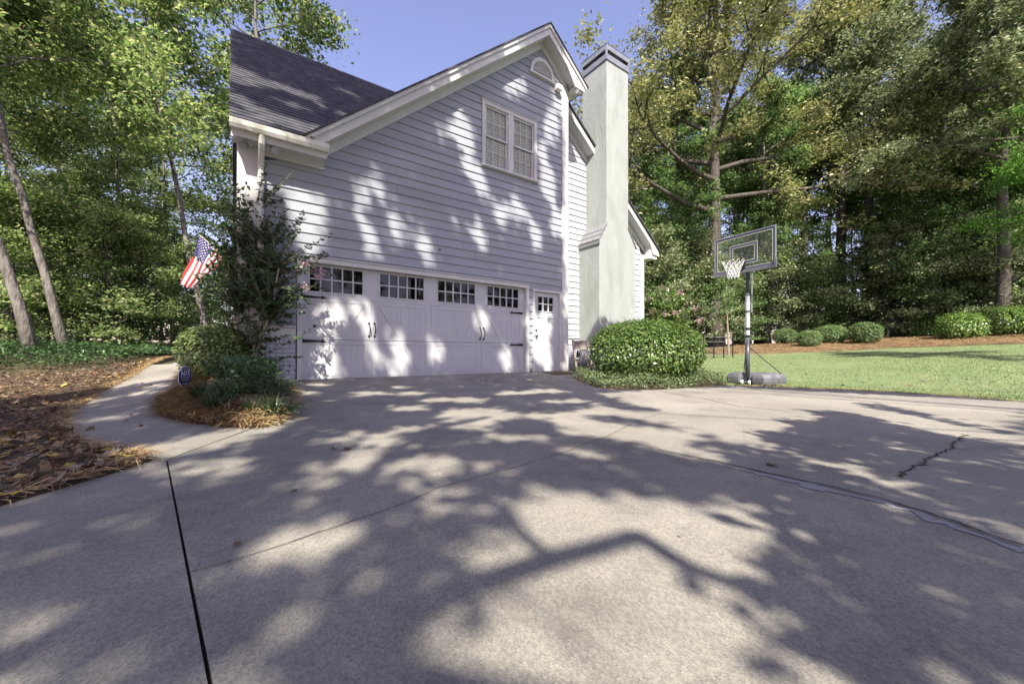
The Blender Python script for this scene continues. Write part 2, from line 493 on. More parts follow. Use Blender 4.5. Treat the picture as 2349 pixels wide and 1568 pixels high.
crack_m = mk('crack_dirt', (0.012, 0.011, 0.010), (0.05, 0.045, 0.035), 60, 1.0)
patch_m = mk('mortar_patch', (0.22, 0.216, 0.232), (0.30, 0.295, 0.308), 9, 0.9, 0.5, 60)
lawn_m = mk('lawn_turf', (0.135, 0.185, 0.08), (0.18, 0.235, 0.11), 9, 0.9, 0.9, 60, c3=(0.30, 0.29, 0.15), s3=1.3, f3=0.35, dist=0.03)
mulch_m = mk('mulch_floor', (0.05, 0.036, 0.024), (0.11, 0.075, 0.045), 22, 1.0, 1.0, 30, c3=(0.02, 0.016, 0.012), s3=60, f3=0.7, dist=0.03)
floor_m = mk('forest_floor', (0.035, 0.04, 0.018), (0.10, 0.075, 0.045), 2.2, 1.0, 1.0, 12, c3=(0.05, 0.08, 0.02), s3=0.6, f3=0.8, dist=0.05)
strawbed_m = mk('straw_floor', (0.12, 0.075, 0.045), (0.24, 0.165, 0.10), 1.6, 1.0, 1.0, 25, c3=(0.055, 0.04, 0.028), s3=1.4, f3=0.8, dist=0.04)

# base terrain, one sheet out to the horizon
gxs = np.unique(np.concatenate([np.linspace(-260, -30, 14), np.linspace(-30, 40, 100), np.linspace(40, 300, 14)]))
gys = np.unique(np.concatenate([np.linspace(-120, -28, 8), np.linspace(-28, 45, 100), np.linspace(45, 330, 14)]))
GX, GY = np.meshgrid(gxs, gys)
cl = lambda a, lo, hi: np.clip(a, lo, hi)
GZ = gz(cl(GX, -32, 45), cl(GY, -28, 48)) - 0.07
nx, ny = len(gxs), len(gys)
ii = (np.arange(ny - 1)[:, None] * nx + np.arange(nx - 1)[None]).ravel()
gme = mesh_np('ground', np.stack([GX.ravel(), GY.ravel(), GZ.ravel()], 1), np.stack([ii, ii + 1, ii + nx + 1, ii + nx], 1), floor_m, smooth=True)
tag(add('ground', gme), kind='structure')

drive = tag(empty('driveway'), kind='structure')
sheet('slab', DRIVE, concrete_m, 0.03, 0.45, 0.14, drive)
sheet('slab', LSLAB, concrete_m, 0.03, 0.45, 0.14, drive)
walk = tag(empty('walkway'), kind='structure')
sheet('slab', WALK, concrete_m, 0.026, 0.35, 0.14, walk)
tag(sheet('lawn', LAWN, lawn_m, 0.0, 0.6), kind='structure')
tag(sheet('mulch_bed', MULCH, mulch_m, 0.045, 0.3, 0.1), kind='structure')
tag(sheet('straw_bed', STRAW, strawbed_m, 0.03, 0.5, 0.1), kind='structure')
tag(sheet('ground_cover_bed', GCOVER, mulch_m, 0.02, 0.3, 0.06), kind='structure')
icx = np.array(ISLAND).mean(0)
def island_z(x, y):
    P = np.array(ISLAND); d = np.full(np.shape(x), 9.0)
    for i in range(len(P)):
        a = P[i]; b = P[i - 1]; ab = b - a
        t = np.clip(((x - a[0]) * ab[0] + (y - a[1]) * ab[1]) / (ab @ ab), 0, 1)
        d = np.minimum(d, np.hypot(x - a[0] - t * ab[0], y - a[1] - t * ab[1]))
    return gz(x, y) + 0.03 + 0.13 * np.minimum(1, d / 0.5)
tag(sheet('island_bed', ISLAND, mulch_m, 0.0, 0.2, 0.1, zfun=island_z), kind='structure')

def strip(name, pts, wid, mat, lift, parent, wob=0.0, step=0.12):
    """thin flat ribbon laid on the terrain: a joint, crack or patch"""
    q = np.array(densify(pts, step, wob, closed=False) + [pts[-1]])
    t = np.gradient(q, axis=0); t /= np.linalg.norm(t, axis=1)[:, None] + 1e-9
    nrm = np.stack([-t[:, 1], t[:, 0]], 1)
    wv = np.array([wid(i / (len(q) - 1)) if callable(wid) else wid for i in range(len(q))])
    if wob: wv = wv * (0.6 + 0.8 * RNG.random(len(q)))
    a = q + nrm * wv[:, None] / 2; b = q - nrm * wv[:, None] / 2
    z = gz(q[:, 0], q[:, 1]) + lift
    v = np.concatenate([np.c_[a, z], np.c_[b, z]])
    n = len(q)
    f = np.array([(i, i + n, i + n + 1, i + 1) for i in range(n - 1)])
    return add(name, mesh_np(name, v, f, mat), parent)
J = [J_TOP, tuple((np.array(J_TOP) + np.array(J_BOT)) / 2), J_BOT, J_FAR]
strip('joint_filler', [(p[0] - 0.005, p[1]) for p in J], 0.013, crack_m, 0.012, drive, 0.002, 0.05)
strip('joint', GP([(388, 1064), (480, 1028), (582, 989)]), 0.010, crack_m, 0.035, walk, 0.001)
strip('joint', GP([(165, 968), (260, 955), (360, 944)]), 0.008, crack_m, 0.031, walk, 0.001)
strip('crack', GP([(437, 1335), (600, 1285), (800, 1215), (920, 1172), (1010, 1130), (1174, 1085), (1300, 1045), (1400, 1005), (1470, 968), (1540, 948)]), 0.0042, crack_m, 0.035, drive, 0.004, 0.06)
strip('crack', GP([(1330, 1002), (1460, 1028), (1560, 1052), (1640, 1068), (1760, 1098), (1920, 1133), (2010, 1155), (2120, 1190), (2230, 1230), (2349, 1272)]), lambda s: 0.005 + 0.010 * (s > 0.3), crack_m, 0.038, drive, 0.006, 0.05)
strip('crack', GP([(1520, 902), (1620, 920), (1700, 938), (1790, 946)]), 0.012, crack_m, 0.035, drive, 0.002)
strip('crack', GP([(2070, 1107), (2090, 1085), (2125, 1068), (2150, 1050), (2185, 1035), (2192, 1020), (2212, 1012), (2205, 1003)]), 0.012, crack_m, 0.035, drive, 0.012, 0.04)
def patchw(s): return 0.022 + 0.10 * math.exp(-((s - 0.36) / 0.13) ** 2) + 0.02 * (s > 0.6)
strip('patch', GP([(1660, 1078), (1780, 1106), (1920, 1142), (2010, 1162), (2120, 1198), (2230, 1240), (2349, 1284)]), patchw, patch_m, 0.0335, drive, 0.016, 0.04)
# ------------------------------------------------------------------ the house
house = tag(empty('house', (0, 0, 0)), 'pale grey clapboard house with garage door, gable and white stucco chimney', 'house')
PITCH = 0.833
def rake_l(x, z0): return z0 - PITCH * (5.45 - x)
def rake_r(x, z0): return z0 - PITCH * (x - 5.45)

def boards(parent, xl, xr, z_from, z_to, z_ref, expo, y, holes, mat, lap=0.020):
    """overlapping clapboards, one object each; xl/xr give the wall's side limits at a height"""
    k0 = math.floor((z_from - z_ref) / expo)
    z = z_ref + k0 * expo
    while z < z_to - 1e-6:
        zb, zt = z, z + expo
        cuts = sorted({max(zb, z_from), min(zt, z_to)} | {h for q in holes for h in (q[2], q[3]) if zb + 1e-4 < h < zt - 1e-4 and z_from < h < z_to})
        for a, b in zip(cuts[:-1], cuts[1:]):
            if b - a < 0.012: continue
            m = (a + b) / 2
            L, R = xl(m), xr(m)
            if R - L < 0.03: continue
            segs = [(L, R)]
            for hx0, hx1, hz0, hz1 in holes:
                if hz0 < m < hz1:
                    ns = []
                    for s0, s1 in segs:
                        if hx1 <= s0 or hx0 >= s1: ns.append((s0, s1)); continue
                        if hx0 > s0: ns.append((s0, hx0))
                        if hx1 < s1: ns.append((hx1, s1))
                    segs = ns
            cutx = random.uniform(1.2, 4.6)
            segs = [q for s0, s1 in segs for q in ([(s0, cutx - .0012), (cutx + .0012, s1)] if s0 + .6 < cutx < s1 - .6 and s1 - s0 > 3.2 else [(s0, s1)])]
            for s0, s1 in segs:
                if s1 - s0 < 0.02: continue
                la, lb = (xl(a), xl(b)) if s0 == L else (s0, s0)
                ra, rb = (xr(a), xr(b)) if s1 == R else (s1, s1)
                if rb - lb < 0.01: lb = rb = (lb + rb) / 2; lb -= .004; rb += .004
                j = random.uniform(-0.0015, 0.0015)
                ya = y - 0.004 - lap * (zt - a) / expo + j; yb = y - 0.004 - lap * (zt - b) / expo + j
                v = [(la, ya, a), (ra, ya, a), (rb, yb, b), (lb, yb, b), (la, y + .01, a), (ra, y + .01, a), (rb, y + .01, b), (lb, y + .01, b)]
                MB().raw(v, [(0, 1, 2, 3), (4, 7, 6, 5), (0, 4, 5, 1), (3, 2, 6, 7), (0, 3, 7, 4), (1, 5, 6, 2)]).obj('siding_board', mat, parent)
        z += expo

WIN = (3.69, 5.30, 4.82, 6.34)
HOLES = [(-0.08, 5.06, -1, 2.20), (5.19, 6.21, -1, 2.12), WIN]
def gl(z): return -0.64 if z < 3.86 else 0.42 + (z - 4.14) / PITCH - 0.14
def gr(z): return min(6.17, 5.47 + (8.33 - z) / PITCH + 0.12)
boards(house, gl, gr, 0.97, 8.36, 4.43, 0.18, 0.0, HOLES, siding_m)
# strip of siding between the garage door and the side door reaches the ground
boards(house, lambda z: 5.075, lambda z: 5.19, 0.06, 0.97, 4.43, 0.18, 0.0, [], siding_m)
# the recessed wall beside the chimney
YR = 0.71
def rr(z): return min(10.45, 7.05 + (6.89 - z) / 0.8 + 0.12)
boards(house, lambda z: 6.39, rr, 0.97, 7.36, 4.43, 0.18, YR, [(7.54, 9.13, 0, 3.8), (7.84, 8.80, 3.8, 9)], siding_sunlit)

# bodies of the walls behind the boards
m = MB()
m.prism([(-0.93, -0.1), (6.38, -0.1), (6.38, 7.55), (5.45, 8.32), (0.3, 4.02), (-0.93, 4.02)], 'y', 0.34, 0.44)
m.prism([(6.38, -0.1), (10.64, -0.1), (10.64, 3.98), (6.38, 7.38)], 'y', YR + 0.02, YR + 0.2)
m.box(6.30, 6.38, 0.02, YR + .1, -0.1, 7.5)
m.box(-0.93, -0.85, 0.0, 8.2, -0.1, 4.0)
m.box(10.56, 10.64, YR + .2, 8.2, -0.1, 3.98)
m.box(-0.93, 10.64, 8.1, 8.2, -0.1, 4.0)
m.obj('wall_core', siding_m, house)
# dark sheets stand in for the unlit interior behind the glazing
MB().box(-0.05, 5.05, 0.33, 0.338, 0.0, 2.2).box(5.2, 6.2, 0.33, 0.338, 0, 2.1).obj('garage_dark_backing', garage_in, house)

# corner boards, frames, water table
def trim(name, *b, mat=trim_m, y1=0.02, parent=house, bev=0.005):
    return MB().bbox(b[0], b[1], b[4], y1, b[2], b[3], bev).obj(name, mat, parent)
trim('corner_board', 6.165, 6.385, -0.02, 7.62, -0.045)
trim('corner_board', -0.93, -0.62, 0.05, 3.92, -0.04)
trim('corner_board', 10.44, 10.645, -0.05, 3.9, YR - 0.045, y1=YR + 0.02)
MB().box(6.386, 6.40, -0.0, YR, 0, 7.4).obj('corner_return', trim_m, house)
trim('frame_jamb', -0.075, 0.0, -0.02, 2.115, -0.035, y1=0.10)
trim('frame_jamb', 4.965, 5.06, -0.02, 2.115, -0.035, y1=0.10)
trim('frame_head', -0.085, 5.07, 2.115, 2.20, -0.04, y1=0.10)
trim('drip_cap', -0.09, 5.075, 2.203, 2.225, -0.055)
trim('frame_jamb', 5.19, 5.245, -0.02, 2.06, -0.03, y1=0.06)
trim('frame_jamb', 6.085, 6.162, -0.02, 2.06, -0.03, y1=0.06)
trim('frame_head', 5.19, 6.162, 2.063, 2.12, -0.032, y1=0.06)
trim('water_table', -0.62, -0.09, 0.755, 0.93, -0.03)
trim('water_table_cap', -0.62, -0.09, 0.933, 0.968, -0.06)
trim('water_table', 6.40, 7.525, 0.755, 0.93, YR - 0.03, y1=YR + .02)
trim('water_table_cap', 6.40, 7.525, 0.933, 0.968, YR - 0.06, y1=YR + .02)
trim('water_table', 9.145, 10.435, 0.755, 0.968, YR - 0.03, y1=YR + .02)
trim('base_trim', -0.645, -0.60, -0.05, 0.755, -0.05)

# painted brick foundation: each brick proud of its mortar
MB().box(-0.60, -0.09, -0.006, 0.05, -0.1, 0.755).obj('mortar_bed', mortar_m, house)
MB().box(6.40, 7.53, YR - 0.006, YR + 0.05, -0.15, 0.755).obj('mortar_bed', mortar_m, house)
bme = MB().bbox(0, 0.192, -0.012, 0.01, 0, 0.062, 0.004).mesh('brick', brick_m)
bhalf = MB().bbox(0, 0.092, -0.012, 0.01, 0, 0.062, 0.004).mesh('brick', brick_m)
bsol = MB().bbox(0, 0.055, -0.012, 0.01, 0, 0.09, 0.004).mesh('brick', brick_m)
def bricks(x0, x1, z0, z1, y):
    zt = z1 - 0.098
    x = x0 + 0.004
    while x < x1 - 0.05:
        add('brick', bsol, house, (x, y - 0.004, zt + 0.002)); x += 0.066
    k = 0; z = zt - 0.076
    while z > z0 - 0.08:
        x = x0 + 0.004
        first = k % 2
        while x < x1 - 0.03:
            half = first or x + 0.192 > x1
            if half and x + 0.092 > x1 + 0.01: break
            add('brick', bhalf if half else bme, house, (x, y - 0.004 + random.uniform(-.002, .002), z))
            x += 0.102 if half else 0.202
            first = 0
        z -= 0.076; k += 1
bricks(-0.60, -0.09, -0.05, 0.755, 0.0)
bricks(6.40, 7.53, -0.1, 0.755, YR)

# ---- eaves, rakes and roofs
m = MB()
m.prism([(-0.02, rake_l(-0.02, 8.43)), (5.45, 8.43), (5.45, 8.60), (-0.02, rake_l(-0.02, 8.60))], 'y', -0.35, -0.31)
m.obj('rake_fascia', trim_m, house)
MB().prism([(-0.04, rake_l(-0.04, 8.602)), (5.45, 8.602), (5.45, 8.685), (-0.04, rake_l(-0.04, 8.685))], 'y', -0.385, -0.31).obj('rake_crown', trim_m, house)
MB().prism([(5.452, 8.43), (6.05, rake_r(6.05, 8.43)), (6.34, 7.50), (6.70, 7.47), (6.72, rake_r(6.72, 8.60)), (5.452, 8.60)], 'y', -0.35, -0.31).obj('rake_fascia', trim_m, house)
MB().prism([(5.452, 8.602), (6.74, rake_r(6.74, 8.602)), (6.74, rake_r(6.74, 8.685)), (5.452, 8.685)], 'y', -0.385, -0.31).obj('rake_crown', trim_m, house)
MB().raw([(0.02, -0.31, rake_l(0.02, 8.44)), (5.45, -0.31, 8.44), (5.45, 0.02, 8.44), (0.02, 0.02, rake_l(0.02, 8.44)),
          (0.02, -0.31, rake_l(0.02, 8.46)), (5.45, -0.31, 8.46), (5.45, 0.02, 8.46), (0.02, 0.02, rake_l(0.02, 8.46))],
         [(0, 1, 2, 3), (4, 7, 6, 5), (0, 4, 5, 1), (3, 2, 6, 7), (0, 3, 7, 4), (1, 5, 6, 2)]).obj('soffit', trim_m, house)
MB().raw([(5.453, -0.31, 8.44), (6.6, -0.31, rake_r(6.6, 8.44)), (6.6, 0.02, rake_r(6.6, 8.44)), (5.453, 0.02, 8.44),
          (5.453, -0.31, 8.46), (6.6, -0.31, rake_r(6.6, 8.46)), (6.6, 0.02, rake_r(6.6, 8.46)), (5.453, 0.02, 8.46)],
         [(0, 1, 2, 3), (4, 7, 6, 5), (0, 4, 5, 1), (3, 2, 6, 7), (0, 3, 7, 4), (1, 5, 6, 2)]).obj('soffit', trim_m, house)
MB().prism([(0.25, rake_l(0.25, 8.28)), (5.45, 8.28), (5.45, 8.44), (0.25, rake_l(0.25, 8.44))], 'y', -0.05, 0.0).obj('frieze_board', trim_m, house)
MB().prism([(5.451, 8.28), (6.30, rake_r(6.30, 8.28)), (6.30, rake_r(6.30, 8.44)), (5.451, 8.44)], 'y', -0.052, 0.0).obj('frieze_board', trim_m, house)
MB().box(6.387, 6.66, -0.309, 5.0, 7.5, 7.56).obj('eave_soffit', trim_m, house)
def roofslab(name, a, b, y0, y1, th, mat=roof_m):
    MB().prism([a, b, (b[0], b[1] + th), (a[0], a[1] + th)], 'y', y0, y1).obj(name, mat, house)
roofslab('gable_roof', (-0.10, rake_l(-0.10, 8.69)), (5.45, 8.69), -0.41, 8.2, 0.035)
roofslab('gable_roof', (5.451, 8.69), (6.78, rake_r(6.78, 8.69)), -0.41, 8.2, 0.035)
# lower roof behind the chimney
def rk2(x): return 7.56 - 0.82 * (x - 6.73)
roofslab('side_roof', (6.385, rk2(6.385)), (11.06, rk2(11.06)), 0.30, 8.4, 0.04)
MB().prism([(6.42, rk2(6.42) - 0.20), (10.60, rk2(10.60) - 0.20), (10.72, rk2(10.72) - 0.40), (11.02, rk2(11.02) - 0.20), (11.02, rk2(11.02) - 0.004), (6.42, rk2(6.42) - 0.004)], 'y', 0.36, 0.40).obj('rake_fascia', trim_m, house)
MB().raw([(6.42, 0.40, rk2(6.42) - .17), (10.7, 0.40, rk2(10.7) - .17), (10.7, YR, rk2(10.7) - .17), (6.42, YR, rk2(6.42) - .17)], [(0, 1, 2, 3)]).obj('soffit', trim_m, house)
MB().box(10.60, 11.0, 0.405, 8.0, 3.74, 3.80).obj('eave_soffit', trim_m, house)
MB().prism([(10.66, 3.801), (11.0, 3.801), (11.0, rk2(11.0) - .03), (10.66, rk2(10.66) - .03)], 'y', 0.41, 0.69).obj('eave_return', trim_m, house)
MB().prism([(6.40, rk2(6.40) - .36), (10.62, rk2(10.62) - .36), (10.62, rk2(10.62) - .172), (6.40, rk2(6.40) - .172)], 'y', YR - .05, YR - .026).obj('frieze_board', trim_m, house)
MB().box(10.98, 11.09, 0.38, 8.0, 3.86, 3.99).obj('gutter', gutter_m, house)
# main roof: courses of shingles with a thickness
YE, ZE, YRG, ZRG = -0.44, 4.06, 3.8, 8.27
sl = math.hypot(YRG - YE, ZRG - ZE); ns = int(sl / 0.142)
for k in range(ns):
    t0 = k / ns; t1 = (k + 1.12) / ns
    y0 = YE + (YRG - YE) * t0; z0 = ZE + (ZRG - ZE) * t0
    y1 = YE + (YRG - YE) * t1; z1 = ZE + (ZRG - ZE) * t1
    xr_ = 5.45 - (8.69 - z0) / PITCH + 0.16
    wv = random.uniform(-0.002, 0.002)
    x0 = -1.03 + random.uniform(-.006, .006)
    nn = 0.0105
    v = [(x0, y0 - nn, z0 + nn + wv), (xr_, y0 - nn, z0 + nn + wv), (xr_, y1, z1), (x0, y1, z1), (x0, y0, z0 - .004), (xr_, y0, z0 - .004), (xr_, y1, z1 - .012), (x0, y1, z1 - .012)]
    MB().raw(v, [(0, 1, 2, 3), (4, 7, 6, 5), (0, 4, 5, 1), (3, 2, 6, 7), (0, 3, 7, 4), (1, 5, 6, 2)]).obj('shingle_course', roof_m, house)
MB().prism([(YRG - .10, ZRG - .075), (YRG, ZRG + .035), (YRG + .10, ZRG - .075), (YRG, ZRG + .01)], 'x', -1.04, 4.9).obj('ridge_cap', roof_m, house)
MB().prism([(YRG, ZRG - .03), (8.6, 4.0), (8.6, 3.93), (YRG, ZRG - .1)], 'x', -1.0, 4.9).obj('back_roof', roof_m, house)
MB().prism([(YE + .06, ZE - .06), (YRG, ZRG - .04), (YRG, ZRG - .2), (YE + .06, ZE - .22)], 'x', -1.01, -0.97).obj('barge_board', trim_m, house)
# eave cornice: soffit box, frieze, gutter, downspout
MB().box(-0.99, 0.36, -0.37, 0.0, 3.905, 3.95).obj('eave_soffit', trim_m, house)
MB().box(-0.99, 0.34, -0.39, -0.355, 3.86, 4.03).obj('eave_fascia', trim_m, house)
MB().prism([(-0.05, 3.80), (0.0, 3.80), (0.0, 3.904), (-0.13, 3.904), (-0.05, 3.84)], 'x', -0.60, 0.36).obj('frieze_board', trim_m, house)
MB().prism([(-0.39, 3.95), (-0.47, 3.95), (-0.50, 4.0), (-0.515, 4.07), (-0.505, 4.07), (-0.49, 4.0), (-0.465, 3.965), (-0.40, 3.965), (-0.40, 4.06), (-0.39, 4.06)], 'x', -1.03, 0.36).obj('gutter', gutter_m, house)
ds = MB(); ds.tube([(-0.61, -0.43, 3.95), (-0.61, -0.40, 3.84), (-0.61, -0.13, 3.62), (-0.61, -0.085, 3.5), (-0.61, -0.085, 0.30), (-0.61, -0.16, 0.2)], 0.045, 8)
dso = ds.obj('downspout', gutter_m, house)
for z in (3.3, 1.9, 0.6): MB().box(-0.665, -0.555, -0.135, -0.04, z, z + 0.03).obj('strap', gutter_m, dso)
# leaves caught in the gutter
lv = MB()
for i in range(46):
    x = random.gauss(-0.05, 0.16); z = 4.08 + random.random() * 0.05; y = -0.45 + random.uniform(-.05, .1); a = random.uniform(0, 6.28); s = random.uniform(.02, .05)
    lv.raw([(x, y, z), (x + s * math.cos(a), y + s * math.sin(a), z + random.uniform(0, .03)), (x + s * math.cos(a + .9) * 1.3, y + s * math.sin(a + .9), z + random.uniform(0, .04))], [(0, 1, 2)])
tag(lv.obj('gutter_leaves', mk('gutter_leaf', (0.16, 0.08, 0.03), (0.28, 0.17, 0.07), 30, 0.9), house), kind='stuff')

# flood lamps under the eaves
def flood(p, dirs):
    r = MB(); r.box(p[0] - .05, p[0] + .05, p[1] - .04, p[1] + .04, p[2] - .03, p[2])
    o = r.obj('flood_light', plast_m, house)
    for d in dirs:
        d = Vector(d).normalized(); a = Vector(p) + Vector((0, 0, -.03))
        MB().tube([a, a + d * .06, a + d * .065, a + d * .17], [.018, .022, .04, .058], 12).obj('lamp_head', metal_m, o, smooth=False)
flood((-0.47, -0.2, 3.905), [(0.3, -0.9, -0.5)])
flood((-0.78, -0.12, 3.905), [(-0.5, -0.8, -0.5)])
flood((6.52, -0.18, 7.5), [(-0.5, -0.9, -0.3), (0.5, -0.8, -0.4)])
MB().box(5.90, 6.06, -0.16, -0.02, 7.40, 7.52).obj('security_box', plast_m, house)
MB().box(5.22, 5.235, -0.07, -0.03, 0.9, 0.98).obj('keypad', metal_m, house)
MB().tube([(2.62, -0.02, 2.72), (2.62, -0.06, 2.72), (2.64, -0.075, 2.70)], 0.012, 6).obj('wall_hook', black_m, house)

# ---- half round gable vent
vent = empty('gable_vent', (5.475, 0, 7.585), parent=house)
def arc(r, n=20): return [(r * math.cos(math.pi * i / n), 1.12 * r * math.sin(math.pi * i / n)) for i in range(n + 1)]
vo_, vi_ = arc(0.395), arc(0.315)
m = MB()
for i in range(20):
    m.prism([vo_[i], vo_[i + 1], vi_[i + 1], vi_[i]], 'y', -0.06, 0.0)
m.obj('vent_frame', trim_m, vent)
MB().bbox(-0.41, 0.41, -0.075, 0, -0.05, 0.0).obj('vent_sill', trim_m, vent)
MB().prism(arc(0.32), 'y', -0.012, 0.0).obj('vent_back', dark_m, vent)
for i in range(7):
    z = 0.022 + i * 0.048; hw = 0.315 * math.sqrt(max(0.02, 1 - (z / (0.315 * 1.12)) ** 2)) - .005
    MB().raw([(-hw, -0.046, z + .002), (hw, -0.046, z + .002), (hw, -0.032, z), (-hw, -0.032, z), (-hw, -0.046, z + .020), (hw, -0.046, z + .020), (hw, -0.032, z + .018), (-hw, -0.032, z + .018)],
             [(0, 1, 2, 3), (4, 7, 6, 5), (0, 4, 5, 1), (3, 2, 6, 7), (0, 3, 7, 4), (1, 5, 6, 2)]).obj('slat', trim_m, vent)

# ---- upper twin window
wn = empty('window', (0, 0, 0), parent=house)
x0, x1, z0, z1 = WIN
cs = 0.085
MB().bbox(x0, x0 + cs, -0.045, 0.05, z0 + .05, z1).obj('casing', trim_m, wn)
MB().bbox(x1 - cs, x1, -0.045, 0.05, z0 + .05, z1).obj('casing', trim_m, wn)
MB().bbox(x0 + cs, x1 - cs, -0.043, 0.05, z1 - cs, z1).obj('casing', trim_m, wn)
MB().bbox(x0 - .03, x1 + .03, -0.06, 0.05, z1 + .001, z1 + .03).obj('head_cap', trim_m, wn)
MB().bbox(x0 - .02, x1 + .02, -0.08, 0.05, z0 - .005, z0 + .05).obj('sill', trim_m, wn)
xm = (x0 + x1) / 2
MB().bbox(xm - .075, xm + .075, -0.04, 0.05, z0 + .05, z1 - cs).obj('mullion', trim_m, wn)
MB().box(x0, x1, 0.26, 0.27, z0, z1).obj('room_dark_backing', dark_m, wn)  # dark sheet in place of the unlit room behind the blinds
slat_me = MB().raw([(0, -.010, .028), (1, -.010, .028), (1, .010, 0), (0, .010, 0), (0, -.010, .031), (1, -.010, .031), (1, .010, .003), (0, .010, .003)],
                   [(0, 1, 2, 3), (4, 7, 6, 5), (0, 4, 5, 1), (3, 2, 6, 7), (0, 3, 7, 4), (1, 5, 6, 2)]).mesh('blind_slat', slat_m)
for (a, b) in ((x0 + cs + .002, xm - .077), (xm + .077, x1 - cs - .002)):
    zl, zh = z0 + .052, z1 - cs - .002; zmid = (zl + zh) / 2
    for (s0, s1, y) in ((zmid - .02, zh, -0.005), (zl, zmid + .02, 0.018)):
        f = 0.04
        sh = MB()
        sh.box(a, a + f, y, y + .03, s0, s1).box(b - f, b, y, y + .03, s0, s1).box(a + f, b - f, y, y + .03, s0, s0 + f).box(a + f, b - f, y, y + .03, s1 - f, s1)
        sh.obj('sash', trim_m, wn)
        gw = (b - a - 2 * f) / 3; gh = (s1 - s0 - 2 * f) / 2
        for i in range(3):
            for j in range(2):
                px = a + f + gw * i; pz = s0 + f + gh * j
                MB().box(px + .006, px + gw - .006, y + .014, y + .018, pz + .006, pz + gh - .006).obj('pane', glass_m, wn)
        mu = MB()
        for i in (1, 2): mu.box(a + f + gw * i - .008, a + f + gw * i + .008, y + .004, y + .026, s0 + f, s1 - f)
        for i in range(3): mu.box(a + f + gw * i + .0085, a + f + gw * (i + 1) - .0085, y + .005, y + .025, s0 + f + gh - .008, s0 + f + gh + .008)
        mu.obj('muntin', trim_m, wn)
    z = zl + .03
    while z < zh - 0.05:
        add('blind_slat', slat_me, wn, (a + .01, 0.062, z), scale=(b - a - .02, 1, 1)); z += 0.058

# ---- garage door, carriage style
GY_, KS = 0.075, (7.795 + 0.075) / 7.795
def gx(x): return CAMX + (x - CAMX) * KS
def gzz(z): return EYE + (z - EYE) * KS
gd = empty('garage_door', (0, 0, 0), parent=house)
gX0, gX1 = 0.003, 4.962
MB().box(gX0, gX1, GY_ - .0, GY_ + .04, 0.015, 0.735).obj('door_section', door_m, gd)
MB().box(gX0, gX1, GY_ - .0, GY_ + .04, 0.739, 1.515).obj('door_section', door_m, gd)
wz0, wz1 = gzz(1.595), gzz(2.065)
wxs = [(gx(a), gx(b)) for a, b in ((0.12, 1.05), (1.36, 2.29), (2.59, 3.52), (3.83, 4.75))]
s = MB().box(gX0, gX1, GY_, GY_ + .04, 1.519, wz0).box(gX0, gX1, GY_, GY_ + .04, wz1, 2.114)
e = [gX0] + [q for w_ in wxs for q in w_] + [gX1]
for i in range(0, len(e), 2): s.box(e[i], e[i + 1], GY_, GY_ + .04, wz0, wz1)
s.obj('door_section', door_m, gd)
MB().box(gX0, gX1, GY_ - .004, GY_ + .04, -0.02, 0.012).obj('bottom_seal', black_m, gd)
for a, b in wxs:
    pw = (b - a) / 5; ph = (wz1 - wz0) / 2
    for i in range(5):
        for j in range(2):
            MB().box(a + pw * i + .010, a + pw * (i + 1) - .010, GY_ + .018, GY_ + .022, wz0 + ph * j + .010, wz0 + ph * (j + 1) - .010).obj('pane', gdark_m, gd)
    mu = MB()
    for i in range(6): mu.box(a + pw * i - .012, a + pw * i + .012, GY_ - .012, GY_ + .03, wz0 - .012, wz1 + .012)
    for i in range(5):
        for j in range(3): mu.box(a + pw * i + .0125, a + pw * (i + 1) - .0125, GY_ - .011, GY_ + .03, wz0 + ph * j - .012, wz0 + ph * j + .012)
    mu.obj('muntin', door_m, gd)
# raised rails, stiles, planks and braces on the two lower sections
def bay(a, b, rising):
    cx = (a + b) / 2
    for (s0, s1) in ((0.02, 0.73), (0.745, 1.51)):
        m = MB(); y0 = GY_ - 0.012; y1 = GY_ + .001
        m.bbox(a - .148, a - .02, y0, y1, s0, s1, .004).bbox(b + .02, b + .148, y0, y1, s0, s1, .004)
        m.bbox(a - .02, b + .02, y0 + .0005, y1, s0, s0 + .075, .004).bbox(a - .02, b + .02, y0 + .0005, y1, s1 - .075, s1, .004)
        m.bbox(cx - .045, cx + .045, y0 + .001, y1, s0 + .075, s1 - .075, .004)
        m.obj('door_rails', door_m, gd)
        pk = MB(); n = 8; pwid = (b - a + .04) / n
        for i in range(n): pk.bbox(a - .02 + i * pwid + .002, a - .02 + (i + 1) * pwid - .002, GY_ - .004, GY_ + .001, s0 + .075, s1 - .075, .002)
        pk.obj('planks', door_m, gd)
        # brace
        za, zb_ = 0.02, 1.51
        def bx(z): return (a + (b - a) * (z - za) / (zb_ - za)) if rising else (b - (b - a) * (z - za) / (zb_ - za))
        h = .075
        lo, hi = s0 + .0755, s1 - .0755
        MB().prism([(bx(lo) - h, lo), (bx(lo) + h, lo), (bx(hi) + h, hi), (bx(hi) - h, hi)], 'y', GY_ - .0165, GY_ - .003).obj('brace', door_m, gd)
for (a, b), r in zip(wxs, (True, False, True, False)): bay(a, b, r)
def hinge(x, z, d):
    p = [(x, z - .028), (x + d * .30, z - .012), (x + d * .33, z - .03), (x + d * .36, z - .012), (x + d * .41, z), (x + d * .36, z + .012), (x + d * .33, z + .03), (x + d * .30, z + .012), (x, z + .028)]
    MB().prism(p if d > 0 else p[::-1], 'y', GY_ - .026, GY_ - .0168).obj('strap_hinge', black_m, gd)
hinge(gx(0.01), gzz(1.50), 1); hinge(gx(0.01), gzz(0.71), 1); hinge(gx(4.86), gzz(1.48), -1); hinge(gx(4.86), gzz(0.70), -1)
